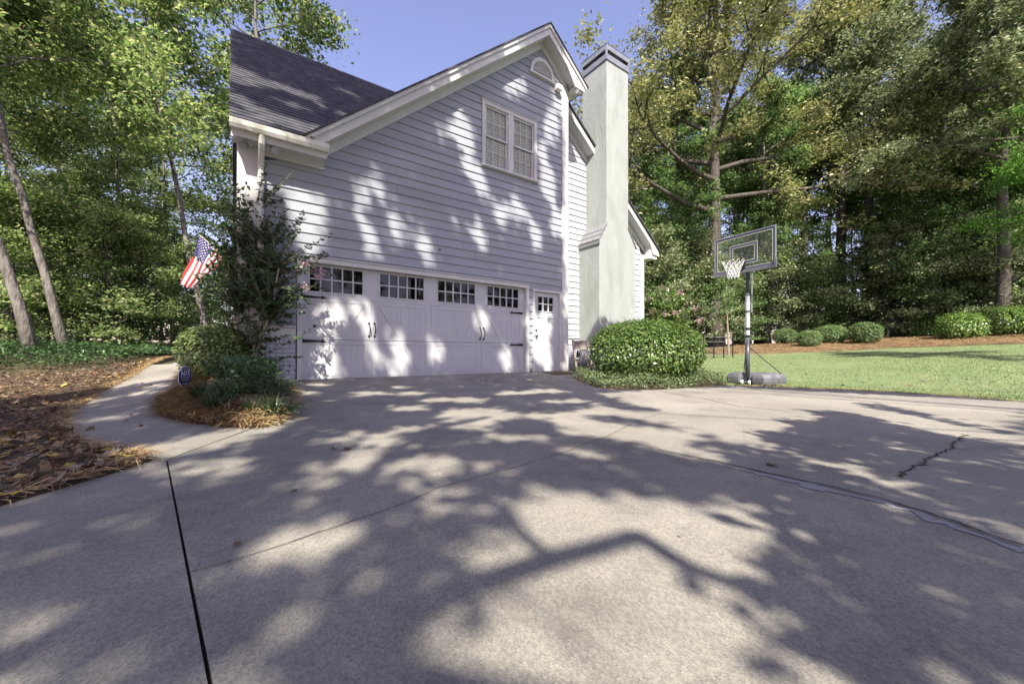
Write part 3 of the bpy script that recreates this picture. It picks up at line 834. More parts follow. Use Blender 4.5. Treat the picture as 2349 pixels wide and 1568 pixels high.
for x in (1.155, 1.26, 3.64, 3.735):
    hx = gx(x); zc = gzz(0.945); y = GY_ - .02
    MB().tube([(hx, y, zc - .12), (hx, y - .02, zc - .10), (hx + .01, y - .045, zc - .04), (hx + .01, y - .045, zc + .04), (hx, y - .02, zc + .10), (hx, y, zc + .12)], [.009, .008, .010, .010, .008, .009], 8) \
        .prism([(hx - .022, zc - .125), (hx, zc - .155), (hx + .022, zc - .125), (hx, zc - .10)], 'y', y - .004, y + .008) \
        .prism([(hx - .022, zc + .125), (hx, zc + .10), (hx + .022, zc + .125), (hx, zc + .155)], 'y', y - .004, y + .008).obj('pull_handle', black_m, gd)

# ---- side door
dr = empty('side_door', (0, 0, 0), parent=house)
a, b, zt = 5.249, 6.081, 2.058
wx0, wx1, wz0, wz1 = 5.33, 5.87, 1.57, 1.96
wx0 += .03; wx1 += .03
s = MB().box(a, wx0, .02, .06, .02, zt).box(wx1, b, .02, .06, .02, zt).box(wx0, wx1, .02, .06, .02, wz0).box(wx0, wx1, .02, .06, wz1, zt)
s.obj('door_leaf', door_m, dr)
s = MB(); fr = [(a + .0, a + .11), (b - .11, b - .0)]
for q in fr: s.bbox(q[0] + .002, q[1], .008, .0205, .03, 1.50, .004)
s.bbox(a + .112, b - .112, .0085, .0205, .03, .33, .004).bbox(a + .112, b - .112, .0085, .0205, 1.40, 1.50, .004).bbox((a + b) / 2 - .04, (a + b) / 2 + .04, .009, .0205, .33, 1.40, .004)
s.obj('door_rails', door_m, dr)
pw = (wx1 - wx0) / 3; ph = (wz1 - wz0) / 2
for i in range(3):
    for j in range(2): MB().box(wx0 + pw * i + .01, wx0 + pw * (i + 1) - .01, .038, .042, wz0 + ph * j + .01, wz0 + ph * (j + 1) - .01).obj('pane', gdark_m, dr)
mu = MB()
for i in range(4): mu.box(wx0 + pw * i - .012, wx0 + pw * i + .012, .006, .05, wz0 - .012, wz1 + .012)
for i in range(3):
    for j in range(3): mu.box(wx0 + pw * i + .0125, wx0 + pw * (i + 1) - .0125, .007, .05, wz0 + ph * j - .012, wz0 + ph * j + .012)
mu.obj('muntin', door_m, dr)
MB().tube([(a + .06, .02, .93), (a + .06, -.02, .93), (a + .06, -.03, .93), (a + .06, -.055, .93)], [.012, .014, .03, .022], 12).tube([(a + .06, .02, 1.08), (a + .06, -.012, 1.08)], .025, 12).obj('door_knob', black_m, dr)
MB().bbox(a - .06, b + .08, -.09, .02, -.02, .019).obj('threshold', concrete_m, dr)

# ---- stucco chimney
ch = empty('chimney', (0, 0, 0), parent=house)
CY = -0.10
sil = [(7.53, -0.2), (9.14, -0.2), (9.14, 3.78), (8.81, 4.26), (8.80, 9.03), (7.83, 9.03), (7.83, 4.26), (7.53, 3.78)]
MB().prism(sil, 'y', CY, YR + 0.14).obj('stack', stucco_m, ch)
# shingled shoulder, three overlapping courses on the slope
for k in range(3):
    t0 = k / 3 - .10; t1 = (k + 1.15) / 3
    ax, az = 7.53 + .30 * t0, 3.78 + .48 * t0; bx_, bz = 7.53 + .30 * t1, 3.78 + .48 * t1
    o_ = .022 if k < 3 else 0
    MB().raw([(ax - .02, CY - .03, az + .012), (ax - .02, YR + .0, az + .012), (bx_, YR + .0, bz), (bx_, CY - .03, bz), (ax - .01, CY - .03, az - .012), (ax - .01, YR, az - .012), (bx_ + .01, YR, bz - .012), (bx_ + .01, CY - .03, bz - .012)],
             [(0, 3, 2, 1), (4, 5, 6, 7), (0, 1, 5, 4), (1, 2, 6, 5), (2, 3, 7, 6), (3, 0, 4, 7)]).obj('shingle', slate_m, ch)
MB().box(7.495, 7.525, CY - .032, YR, 3.62, 3.745).obj('shoulder_fascia', slate_m, ch)
for k in range(3):
    t0 = k / 3 - .10; t1 = (k + 1.15) / 3
    ax, az = 9.14 - .33 * t0, 3.78 + .48 * t0; bx_, bz = 9.14 - .33 * t1, 3.78 + .48 * t1
    MB().raw([(ax + .02, CY - .03, az + .012), (ax + .02, YR, az + .012), (bx_, YR, bz), (bx_, CY - .03, bz), (ax + .01, CY - .03, az - .012), (ax + .01, YR, az - .012), (bx_ - .01, YR, bz - .012), (bx_ - .01, CY - .03, bz - .012)],
             [(0, 1, 2, 3), (4, 7, 6, 5), (0, 4, 5, 1), (1, 5, 6, 2), (2, 6, 7, 3), (3, 7, 4, 0)]).obj('shingle', slate_m, ch)
# metal shroud with open slots
cx0, cx1, cy0, cy1 = 7.80, 8.83, CY - .03, YR + .17
zc0, zc1, zc2, zc3 = 9.00, 9.16, 9.29, 9.44
c = MB()
c.box(cx0, cx1, cy0, cy1, zc0, zc0 + .05)
for (u0, u1, v0, v1) in ((cx0, cx1, cy0, cy0 + .02), (cx0, cx1, cy1 - .02, cy1), (cx0, cx0 + .02, cy0 + .021, cy1 - .021), (cx1 - .02, cx1, cy0 + .021, cy1 - .021)):
    c.box(u0, u1, v0, v1, zc0 + .051, zc1); c.box(u0, u1, v0, v1, zc2, zc3)
for u in (cx0, cx1 - .05):
    for v in (cy0, cy1 - .05): c.box(u + .001, u + .049, v + .001, v + .049, zc1 - .01, zc2 + .01)
i_ = .16
c.raw([(cx0 - .01, cy0 - .01, zc3), (cx1 + .01, cy0 - .01, zc3), (cx1 + .01, cy1 + .01, zc3), (cx0 - .01, cy1 + .01, zc3), (cx0 + i_, cy0 + i_, zc3 + .14), (cx1 - i_, cy0 + i_, zc3 + .14), (cx1 - i_, cy1 - i_, zc3 + .14), (cx0 + i_, cy1 - i_, zc3 + .14)],
      [(0, 3, 2, 1), (4, 5, 6, 7), (0, 1, 5, 4), (1, 2, 6, 5), (2, 3, 7, 6), (3, 0, 4, 7)])
c.obj('chimney_cap', metal_m, ch)
MB().lathe([(.14, 9.05), (.14, 9.36)], 14, (8.1, .3, 0)).obj('flue', mk('clay_flue', (0.35, 0.17, 0.10), rough=.8), ch)
MB().lathe([(.12, 9.05), (.12, 9.36)], 14, (8.5, .3, 0)).obj('flue', metal_m, ch)
MB().box(7.9, 8.06, CY - .03, CY, 0.9, 0.98).obj('clean_out', black_m, ch)
# ------------------------------------------------------------------ basketball hoop
grey_p = mk('grey_moulded_plastic', (0.10, 0.10, 0.12), (0.15, 0.15, 0.17), 8, 0.5, 0.15, 80)
pole_m = mk('pole_enamel', (0.045, 0.05, 0.065), (0.07, 0.075, 0.09), 5, 0.35, spec=0.5)
rim_m = mk('rim_steel', (0.06, 0.055, 0.05), (0.12, 0.08, 0.05), 20, 0.5)
net_m = mk('net_cord', (0.72, 0.72, 0.70), rough=0.9)
white_p = mk('white_print', (0.62, 0.64, 0.38), rough=0.5)
violet_p = mk('violet_print', (0.075, 0.08, 0.15), rough=0.4)
sticker_m = mk('sticker_paper', (0.55, 0.57, 0.58), (0.22, 0.24, 0.27), 26, 0.5, stretch=(1, 1, 2))
bcx, bcy, _ = (CAMX + FWD[0] * 8.8 + RGT[0] * 5.19, CAMY + FWD[1] * 8.8 + RGT[1] * 5.19, 0)
bdir = FWD * (-.876) + RGT * .482               # along the board
bnor = FWD * (-.482) + RGT * (-.876)            # towards the court
rot = math.atan2(bdir[1], bdir[0])
pcx, pcy = bcx - bnor[0] * .43, bcy - bnor[1] * .43
bz = gzf(pcx, pcy) + 0.03
hoop = tag(empty('basketball_hoop', (pcx, pcy, bz), rot), 'portable basketball hoop with clear backboard on a weighted grey base', 'basketball hoop')
# local frame: +x along the board, -y towards the court, z up
def base_ring(z, s, c):
    X, Y0, Y1 = .50 * s, -.36 * s, .46 * s
    return [(-X + c, Y0, z), (-.16, Y0, z), (-.12, Y0 + .08, z), (.12, Y0 + .08, z), (.16, Y0, z), (X - c, Y0, z), (X, Y0 + c, z), (X, -.02, z), (X - .05, 0.02, z), (X - .05, .08, z), (X, .12, z), (X, Y1 - c, z), (X - c, Y1, z), (-X + c, Y1, z), (-X, Y1 - c, z), (-X, Y0 + c, z)]
rings = [base_ring(0.012, .97, .10), base_ring(0.07, 1.0, .10), base_ring(0.15, 1.0, .10), base_ring(0.225, .92, .12), base_ring(.245, .80, .12)]
v = [p for r in rings for p in r]; n = 16
f = [tuple(range(n - 1, -1, -1))] + [(i * n + k, i * n + (k + 1) % n, (i + 1) * n + (k + 1) % n, (i + 1) * n + k) for i in range(4) for k in range(n)] + [tuple(4 * n + k for k in range(n))]
base = MB().raw(v, f).obj('base', grey_p, hoop)
MB().lathe([(.13, .243), (.125, .256), (.05, .258)], 20, (.26, .1, 0)).obj('fill_cap', grey_p, base)
for s in (-1, 1): MB().tube([(s * .085 - .018, -.335, .045), (s * .085 + .018, -.335, .045)], .042, 14).obj('wheel', plast_m, base)
MB().tube([(-.09, -.335, .045), (.09, -.335, .045)], .011, 8).obj('axle', metal_m, base)
MB().tube([(0, -.27, .06), (0, -.27, 1.05)], .047, 16).tube([(0, -.27, 1.04), (0, -.27, 2.05)], .044, 16).tube([(0, -.27, 2.04), (0, -.27, 2.75)], .041, 16).obj('pole', pole_m, hoop, smooth=True)
for z0, z1 in ((1.66, 1.98), (1.27, 1.60), (1.10, 1.21)): MB().tube([(0, -.27, z0), (0, -.27, z1)], .0475, 16, cap=False).obj('sticker', sticker_m, hoop)
for s in (-1, 1): MB().tube([(s * .04, -.26, .82), (s * .42, .30, .23)], .011, 8).obj('brace', pole_m, hoop)
MB().tube([(-.06, -.27, .82), (.07, -.27, .82)], .014, 8).obj('brace_bolt', metal_m, hoop)
# note: pole foot stands .27 towards the court from the base centre; board offset from the pole
py0 = -.27
by = -.43
RZ = 2.74
zb0, zb1 = RZ - .20, RZ + .64
for s in (-1, 1):
    MB().tube([(s * .05, py0, 2.35), (s * .10, by + .03, 2.62)], .014, 8).tube([(s * .05, py0, 2.70), (s * .10, by + .03, 2.95)], .014, 8).obj('lift_arm', pole_m, hoop)
MB().tube([(.05, py0 + .07, 1.62), (.05, py0 + .09, 2.5)], .016, 8).obj('height_lever', metal_m, hoop)
bb = empty('backboard', (0, by, 0), parent=hoop)
W2 = .685
MB().box(-W2 + .02, W2 - .02, -.003, .003, zb0 + .02, zb1 - .02).obj('clear_panel', board_m, bb)
fr = MB(); t = .02
fr.box(-W2, W2, -.014, .014, zb1 - t, zb1).box(-W2, -W2 + t, -.014, .014, zb0, zb1 - t).box(W2 - t, W2, -.014, .014, zb0, zb1 - t)
fr.obj('frame', metal_m, bb)
def band(x0, x1, z0, z1, wd, y, mat, name):
    b_ = MB(); b_.box(x0, x1, y - .0012, y, z1 - wd, z1).box(x0, x1, y - .0012, y, z0, z0 + wd).box(x0, x0 + wd, y - .0012, y, z0 + wd, z1 - wd).box(x1 - wd, x1, y - .0012, y, z0 + wd, z1 - wd)
    return b_.obj(name, mat, bb)
band(-W2 + .021, W2 - .021, zb0 + .022, zb1 - .021, .045, -.0035, violet_p, 'border_stripe')
band(-W2 + .066, W2 - .066, zb0 + .067, zb1 - .066, .007, -.0035, white_p, 'border_line')
band(-.30, .30, RZ - .04, RZ + .40, .055, -.0035, violet_p, 'shooting_square')
band(-.31, .31, RZ - .05, RZ + .41, .007, -.0035, white_p, 'square_line')
band(-.245, .245, RZ + .015, RZ + .345, .007, -.0035, white_p, 'square_line')
p = MB(); p.box(-W2 - .01, W2 + .01, -.03, .02, zb0 - .05, zb0 + .02)
p.box(-W2 - .012, -W2 + .03, -.031, .021, zb0 - .05, zb0 + .16).box(W2 - .03, W2 + .012, -.031, .021, zb0 - .05, zb0 + .16)
p.obj('bottom_pad', grey_p, bb)
MB().box(-.29, -.25, .006, .03, zb0 + .02, zb1 - .02).box(.25, .29, .006, .03, zb0 + .02, zb1 - .02).obj('back_strut', pole_m, bb)
MB().box(-.05, .05, -.06, -.004, RZ - .14, RZ + .02).box(-.02, .02, -.16, -.06, RZ - .03, RZ - .005).obj('rim_bracket', black_m, hoop, loc=(0, by, 0))
ry = by - .38
MB().tube([(.228 * math.cos(a), ry + .228 * math.sin(a), RZ) for a in np.linspace(0, 2 * math.pi, 41)], .0095, 8, cap=False).obj('rim', rim_m, hoop, smooth=True)
nt_ = MB(); K = 12
def netp(k, lev):
    r = [.225, .19, .155, .13, .115, .108][lev]; z = RZ - [.012, .10, .18, .26, .33, .40][lev]
    a = 2 * math.pi * (k + .5 * (lev % 2)) / K
    return (r * math.cos(a), ry + r * math.sin(a), z)
for lev in range(5):
    for k in range(K):
        if lev % 2 == 0:
            nt_.tube([netp(k, lev), netp(k, lev + 1)], .0055, 5, False).tube([netp(k, lev), netp(k - 1, lev + 1)], .0055, 5, False)
        else:
            nt_.tube([netp(k, lev), netp(k, lev + 1)], .0055, 5, False).tube([netp(k, lev), netp(k + 1, lev + 1)], .0055, 5, False)
nt_.obj('net', net_m, hoop)

# ------------------------------------------------------------------ flag on the porch
fl_red = mk('flag_red', (0.30, 0.035, 0.035), rough=0.8); fl_white = mk('flag_white', (0.52, 0.51, 0.55), rough=0.8); fl_blue = mk('flag_blue', (0.025, 0.024, 0.10), rough=0.8)  # cloth colours darkened to carry the flag's shade
hb = Vector(at_d(514, 588, 9.0)); ht = Vector(at_d(460, 541, 9.35))
ud = (ht - hb).normalized(); HL = (ht - hb).length
root = hb - ud * 0.55
flag = tag(empty('flag', root), 'red, white and blue striped flag hanging from an angled pole beside the house', 'flag')
MB().tube([Vector((0, 0, 0)), ht - root + ud * .06], .013, 8).lathe([(.001, 0), (.02, .015), (.02, .03), (.001, .045)], 10, tuple(ht - root + ud * .06)).obj('pole', mk('flag_pole', (0.45, 0.40, 0.32), rough=.4), flag)
MB().tube([Vector((0, 0, 0)), ud * .10], .022, 8).box(-.04, .04, -.01, .03, -.07, .05).obj('bracket', metal_m, flag)
FLY = 1.42; nu, nv = 40, 26
tipd = Vector(at_d(428, 662, 9.2)) - (hb + ht) / 2
hang = Vector((tipd.x * .95, tipd.y * .95, tipd.z)).normalized()
side = FWD * 1.0; sv = Vector((side[0], side[1], 0))
def flag_pt(u, v):                      # u along the fly, v along the hoist (1 = top)
    p = hb + ud * HL * v - root
    gather = 1 - .62 * u ** 1.3
    c = hb + ud * HL * .55 - root
    p = c + (p - c) * gather
    sag = .10 * math.sin(math.pi * v) * u
    p = p + hang * (FLY * u * (0.66 + .16 * v)) + Vector((0, 0, -sag))
    return p + sv * (.055 * u ** .7 * math.sin(v * 15 + u * 3) + .03 * math.sin(u * 7 + v * 5))
vv = [flag_pt(i / nu, j / nv) for i in range(nu + 1) for j in range(nv + 1)]
ff = []; mi = []
for i in range(nu):
    for j in range(nv):
        ff.append((i * (nv + 1) + j, (i + 1) * (nv + 1) + j, (i + 1) * (nv + 1) + j + 1, i * (nv + 1) + j + 1))
        st = 12 - (j // 2)
        mi.append(2 if (i < nu * .4 and j >= 12) else (0 if st % 2 == 0 else 1))
me = mesh_np('cloth', vv, ff, [fl_red, fl_white, fl_blue], mi, True)
cloth = add('cloth', me, flag)
so = cloth.modifiers.new('thickness', 'SOLIDIFY'); so.thickness = .004
stars = MB()
for r in range(9):
    for c in range(6 if r % 2 == 0 else 5):
        v_ = 1 - (r + 1) / 10 * (7 / 13); u_ = .4 * ((2 * c + 1 + (r % 2)) / 12)
        p0 = flag_pt(u_, v_); du = (flag_pt(u_ + .01, v_) - p0).normalized(); dv = (flag_pt(u_, v_ + .01) - p0).normalized(); nn = du.cross(dv).normalized()
        for sgn in (-1, 1):
            pts = [p0 + nn * sgn * .0045 + (du * math.cos(a) + dv * math.sin(a)) * (.024 if k % 2 == 0 else .011) for k, a in enumerate(np.linspace(math.pi / 2, math.pi / 2 + 2 * math.pi, 11)[:-1])]
            stars.raw(pts, [tuple(range(10))])
stars.obj('stars', fl_white, cloth)

# ------------------------------------------------------------------ security yard sign
sx, sy, _ = at_d(424, 905, 5.35)
sx, sy = float(sx), float(sy)
szz = float(island_z(np.array([sx]), np.array([sy]))[0])
sg_blue = mk('sign_blue', (0.035, 0.035, 0.17), rough=0.35); sg_white = mk('sign_white', (0.75, 0.76, 0.8), rough=0.4); sg_y = mk('sign_amber', (0.35, 0.27, 0.12), rough=.4)
sgrot = math.radians(58)
sign = tag(empty('yard_sign', (sx, sy, szz), sgrot), 'small blue octagonal security sign on a stake in the pine straw', 'sign')
MB().box(-.012, .012, .004, .014, -.12, .22).obj('stake', metal_m, sign)
ZS = .235
def octa(r, sx_=1.0): return [(r * sx_ * math.cos(math.pi / 8 + k * math.pi / 4), ZS + 1.12 * r * math.sin(math.pi / 8 + k * math.pi / 4)) for k in range(8)]
MB().prism(octa(.145), 'y', -.004, .004).obj('sign_edge', sg_white, sign)
MB().prism(octa(.138), 'y', -.007, -.0042).obj('sign_face', sg_blue, sign)
lg = MB()
for (a0, a1, b0, b1) in ((-.085, .085, .108, .113), (-.085, .085, -.012, -.007), (-.085, -.08, -.007, .108), (.08, .085, -.007, .108)):
    lg.box(a0, a1, -.0085, -.0072, ZS + b0, ZS + b1)
lg.obj('logo_frame', sg_white, sign)
def text_obj(txt, size, x, z, y, mat, parent, sx_=1.0, name='lettering'):
    cu = bpy.data.curves.new(name, 'FONT'); cu.body = txt; cu.size = size; cu.align_x = 'CENTER'; cu.align_y = 'CENTER'; cu.extrude = .0008
    tmp = bpy.data.objects.new('tmp', cu); COL.objects.link(tmp)
    dg = bpy.context.evaluated_depsgraph_get()
    me_ = bpy.data.meshes.new_from_object(tmp.evaluated_get(dg)); COL.objects.unlink(tmp); bpy.data.objects.remove(tmp)
    me_.materials.clear(); me_.materials.append(mat)
    return add(name, me_, parent, (x, y, z), (math.pi / 2, 0, 0), (sx_, 1, 1))
text_obj('ADT', .095, 0, ZS + .05, -.0085, sg_white, sign, .9)
MB().box(-.07, .07, -.0082, -.0072, ZS - .055, ZS - .035).obj('caption', sg_y, sign)
MB().box(-.06, .06, -.0082, -.0072, ZS - .105, ZS - .095).obj('caption', sg_white, sign)

sign.scale = (.86, .86, .92)
# ------------------------------------------------------------------ hose reel, door mat, wire fence panel, edging stones
wood_m = mk('grey_wood', (0.22, 0.19, 0.17), (0.34, 0.30, 0.27), 10, 0.8, 0.3, 40, stretch=(6, 6, 1))
hose_m = mk('hose_rubber', (0.09, 0.085, 0.11), (0.16, 0.155, 0.19), 9, 0.45)
hx, hy = 6.78, -0.20
hz = gzf(hx, hy) + .04
reel = tag(empty('hose_reel', (hx, hy, hz), math.radians(-28)), 'coiled garden hose on a leaning wooden stand beside the chimney', 'hose reel')
MB().raw([(-.20, -.02, 0), (-.14, -.02, 0), (-.20, .18, .86), (-.26, .18, .86), (-.20, .02, 0), (-.14, .02, 0), (-.20, .22, .86), (-.26, .22, .86)], [(0, 1, 2, 3), (4, 7, 6, 5), (0, 4, 5, 1), (1, 5, 6, 2), (2, 6, 7, 3), (3, 7, 4, 0)]).obj('post', wood_m, reel)
MB().raw([(.22, -.02, 0), (.28, -.02, 0), (.22, .18, .86), (.16, .18, .86), (.22, .02, 0), (.28, .02, 0), (.22, .22, .86), (.16, .22, .86)], [(0, 1, 2, 3), (4, 7, 6, 5), (0, 4, 5, 1), (1, 5, 6, 2), (2, 6, 7, 3), (3, 7, 4, 0)]).obj('post', wood_m, reel)
MB().box(-.195, .155, .155, .178, .60, .84).obj('sign_board', wood_m, reel)
for k in range(9):
    r = .22 + .012 * math.sin(k * 2.1); xx = -.12 + k * .034
    MB().tube([(xx + .012 * math.sin(3 * a + k), .03 + r * math.cos(a), .34 + r * math.sin(a)) for a in np.linspace(0, 2 * math.pi, 25)], .014, 7, False).obj('hose_loop', hose_m, reel, smooth=True)
MB().tube([(-.2, .03, .34), (.24, .03, .34)], .03, 10).obj('axle', metal_m, reel)
mat_o = MB().bbox(-.36, .36, -.24, .24, 0, .018, .004)
mz = gzf(5.72, -0.45) + .031
mato = tag(mat_o.obj('doormat', mk('coir_mat', (0.10, 0.075, 0.05), (0.16, 0.12, 0.08), 60, 1.0, .6, 200)), 'thin brown doormat on the concrete below the side door', 'doormat')
mato.location = (5.72, -0.42, mz); mato.rotation_euler = (math.atan(.09), 0, 0)

fp0 = np.array(at_d(1614, 824, 17.0)[:2]); fp1 = np.array(at_d(1681, 823, 18.5)[:2])
fpz = gzf(*fp0)
fence = tag(empty('wire_fence_panel', (fp0[0], fp0[1], fpz), math.atan2(*(fp1 - fp0)[::-1])), 'low black wire fence panel standing on the lawn beside the big bush', 'fence')
FL = float(np.linalg.norm(fp1 - fp0)); dzf = gzf(*fp1) - fpz
for k in range(4):
    q = k / 3; MB().box(FL * q - .02, FL * q + .02, -.02, .02, dzf * q - .1, dzf * q + 1.0).obj('post', black_m, fence)
for h in (.96, .74, .46, .14): MB().tube([(0, 0, h), (FL, 0, h + dzf)], .014, 6).obj('rail', metal_m, fence)  # grey rails on the black panel carry sunlight in their colour
wi = MB(); nwi = 34
for k in range(1, nwi): wi.tube([(FL * k / nwi, 0, .14 + dzf * k / nwi), (FL * k / nwi, 0, .96 + dzf * k / nwi)], .0022, 4, False)
wi.obj('wires', black_m, fence)

stone_m = mk('edging_stone', (0.24, 0.24, 0.25), (0.36, 0.36, 0.36), 9, 0.9, 0.8, 40)
edge_px = [(560, 952), (590, 942), (612, 930), (632, 915), (640, 898), (636, 884), (622, 876)]
for k, (px, py) in enumerate(edge_px):
    x, y = on_ground(px, py, .1)
    z = float(island_z(np.array([x]), np.array([y]))[0]) - .05
    a = MB().lathe([(.06, 0), (.085, .02), (.09, .07), (.07, .11), (.03, .12)], 9)
    o = a.obj('edging_stone', stone_m)
    o.location = (x, y, z); o.rotation_euler = (0, 0, k * .9); o.scale = (.95, .6, .7)
    tag(o, 'rounded grey edging stone at the rim of the planted island bed', 'stone', 'edging stones round the island bed')

# ------------------------------------------------------------------ neighbouring house behind the woods
nb = Vector(at_d(2090, 770, 52)); nbz = gzf(min(nb.x, 44), min(nb.y, 44))
nh = tag(empty('neighbour_house', (nb.x, nb.y, nbz), math.radians(-30)), 'brick house with a dark roof seen far off between the tree trunks', 'house')
nbr = mk('far_brick', (0.22, 0.13, 0.10), (0.30, 0.20, 0.16), 6, 0.9); nroof = mk('far_roof', (0.07, 0.065, 0.075), (0.11, 0.10, 0.11), 3, 0.9)
MB().box(-7, 7, 0, 8, -.5, 3.0).obj('wall', nbr, nh)
MB().prism([(-.6, 2.9), (4, 6.2), (8.6, 2.9), (8.6, 2.7), (4, 6.0), (-.6, 2.7)], 'x', -7.5, 7.5).obj('roof', nroof, nh)
MB().box(-7.5, 7.5, -.64, -.6, 2.62, 2.92).obj('gutter', trim_m, nh)
for x in (-5, -2, 4.4):
    o = MB().box(x - .6, x + .6, -.05, .02, .7, 2.3).obj('window', trim_m, nh); MB().box(x - .5, x + .5, -.06, -.051, .8, 2.2).obj('pane', gdark_m, o)
MB().box(.8, 1.8, -.05, .02, -.3, 2.1).obj('door', dark_m, nh)
# ------------------------------------------------------------------ leaves and trees
def leaf_mesh(name, P, size, mat, up=0.35, aspect=0.55, fold=0.12, axis=None, asp_j=0.25, normals=None):
    """one four-cornered folded leaf for every point"""
    n = len(P)
    nr = RNG.normal(size=(n, 3)); nr[:, 2] = np.abs(nr[:, 2]) + up * 2
    if normals is not None: nr = nr * 0.55 + normals * 1.2
    nr /= np.linalg.norm(nr, axis=1)[:, None]
    ax = RNG.normal(size=(n, 3)) if axis is None else axis + RNG.normal(size=(n, 3)) * 0.35
    ax -= nr * (ax * nr).sum(1)[:, None]; ax /= np.linalg.norm(ax, axis=1)[:, None] + 1e-9
    sd = np.cross(nr, ax)
    L = (size * (0.5 + 0.95 * RNG.random(n) ** 0.8))[:, None]; W = L * aspect * RNG.uniform(1 - asp_j, 1 + asp_j, n)[:, None]
    b = P - ax * L * .5
    V = np.stack([b, b + ax * L * .45 + sd * W * .5 + nr * L * fold, b + ax * L, b + ax * L * .45 - sd * W * .5 + nr * L * fold], 1).reshape(-1, 3)
    F = np.arange(n * 4).reshape(n, 4)
    return mesh_np(name, V, F, mat)

def curve_chain(p, d, L, n, wander, lift, rs):
    pts = [p]; d = d / np.linalg.norm(d)
    for i in range(n):
        d = d + RNG.normal(size=3) * wander + np.array([0, 0, lift]); d /= np.linalg.norm(d)
        pts.append(pts[-1] + d * L / n)
    return pts

def tree_mesh(name, H, r0, lean, fork, nl, spread, bark, leafm, nleaf, lsize, elev=(0.2, 0.9), subs=6, twigs=5, clump=0.45, flat=0.7, top=0.97, wander=0.05, droop=0.0, aspect=0.55, crown_low=None, sides=9, core=0.0):
    tb = MB(); tips = []
    th = H * .86; nseg = 12
    tp = [np.array([0, 0, -0.4])]
    wob = RNG.normal(size=(nseg + 1, 2)) * wander
    for i in range(1, nseg + 1):
        t = i / nseg
        tp.append(np.array([lean[0] * t * H + wob[i, 0] * H * .12 * t, lean[1] * t * H + wob[i, 1] * H * .12 * t, th * t]))
    rr_ = [r0 * (1.45 if i == 0 else 1) * (1 - .86 * (i / nseg)) + .01 for i in range(nseg + 1)]
    tb.tube(tp, rr_, sides)
    def tpos(t):
        k = min(nseg - 1, int(t * nseg)); a = t * nseg - k
        return tp[k] * (1 - a) + tp[k + 1] * a
    az = RNG.random() * 6.28
    for i in range(nl):
        t = fork + (top - fork) * (i + RNG.random() * .6) / nl
        az += 2.4 + RNG.normal() * .3
        el = elev[0] + (elev[1] - elev[0]) * (t - fork) / (top - fork) + RNG.normal() * .12
        Ll = spread * (1 - .55 * ((t - fork) / (top - fork)) ** 1.5) * RNG.uniform(.75, 1.15)
        p0 = tpos(t); d = np.array([math.cos(az) * math.cos(el), math.sin(az) * math.cos(el), math.sin(el)])
        ch_ = curve_chain(p0, d, Ll, 5, .13, .05 - droop, None)
        rl = max(.02, r0 * (.5 - .3 * t))
        tb.tube(ch_, [rl * (1 - .8 * k / 5) for k in range(6)], 6, False)
        for s in range(subs):
            k = RNG.uniform(.25, 1.0) * 5; ki = min(4, int(k)); pp = ch_[ki] + (ch_[ki + 1] - ch_[ki]) * (k - ki)
            dd = (ch_[ki + 1] - ch_[ki]) / np.linalg.norm(ch_[ki + 1] - ch_[ki]) + RNG.normal(size=3) * np.array([.75, .75, .75 * flat]) - np.array([0, 0, droop])
            sc = curve_chain(pp, dd, Ll * RNG.uniform(.25, .5), 3, .15, .02 - droop, None)
            tb.tube(sc, [rl * .35, rl * .25, rl * .15, .006], 4, False)
            for w_ in range(twigs):
                q = sc[RNG.integers(1, 4)]; d2 = RNG.normal(size=3) * np.array([1, 1, flat]); d2 /= np.linalg.norm(d2)
                tips.append(q + d2 * Ll * .09 * RNG.random())
    tips = np.array(tips)
    if crown_low is not None: tips = tips[tips[:, 2] > crown_low]
    k = RNG.integers(0, len(tips), nleaf)
    P = tips[k] + RNG.normal(size=(nleaf, 3)) * clump * np.array([1, 1, flat * .8]) * RNG.uniform(.3, 1, (nleaf, 1))
    P = P[P[:, 2] > 0.25]
    ax = None
    if droop > 0: ax = np.tile(np.array([0, 0, -1.0]), (len(P), 1)) + (P - tpos(.6)) * .05
    cm = leaf_mesh(name + '_crown', P, lsize, leafm, axis=ax, aspect=aspect)
    return dict(trunk=tb.mesh(name + '_trunk', bark, True), crown=cm, H=H)

def put_tree(name, proto, loc, rz=0, sc=1.0, label='', group=None, tilt=(0, 0), zs=1.0, cat='tree', lean=None):
    r = tag(empty(name, loc, rz), label, cat, group)
    r.rotation_euler = (tilt[0], tilt[1], rz)
    if lean is not None:
        r.rotation_euler = (Matrix.Rotation(-lean, 3, Vector((FWD[0], FWD[1], 0))) @ Matrix.Rotation(rz, 3, 'Z')).to_euler()
    r.scale = (sc, sc, sc * zs)
    add('trunk', proto['trunk'], r); add('crown', proto['crown'], r)
    return r

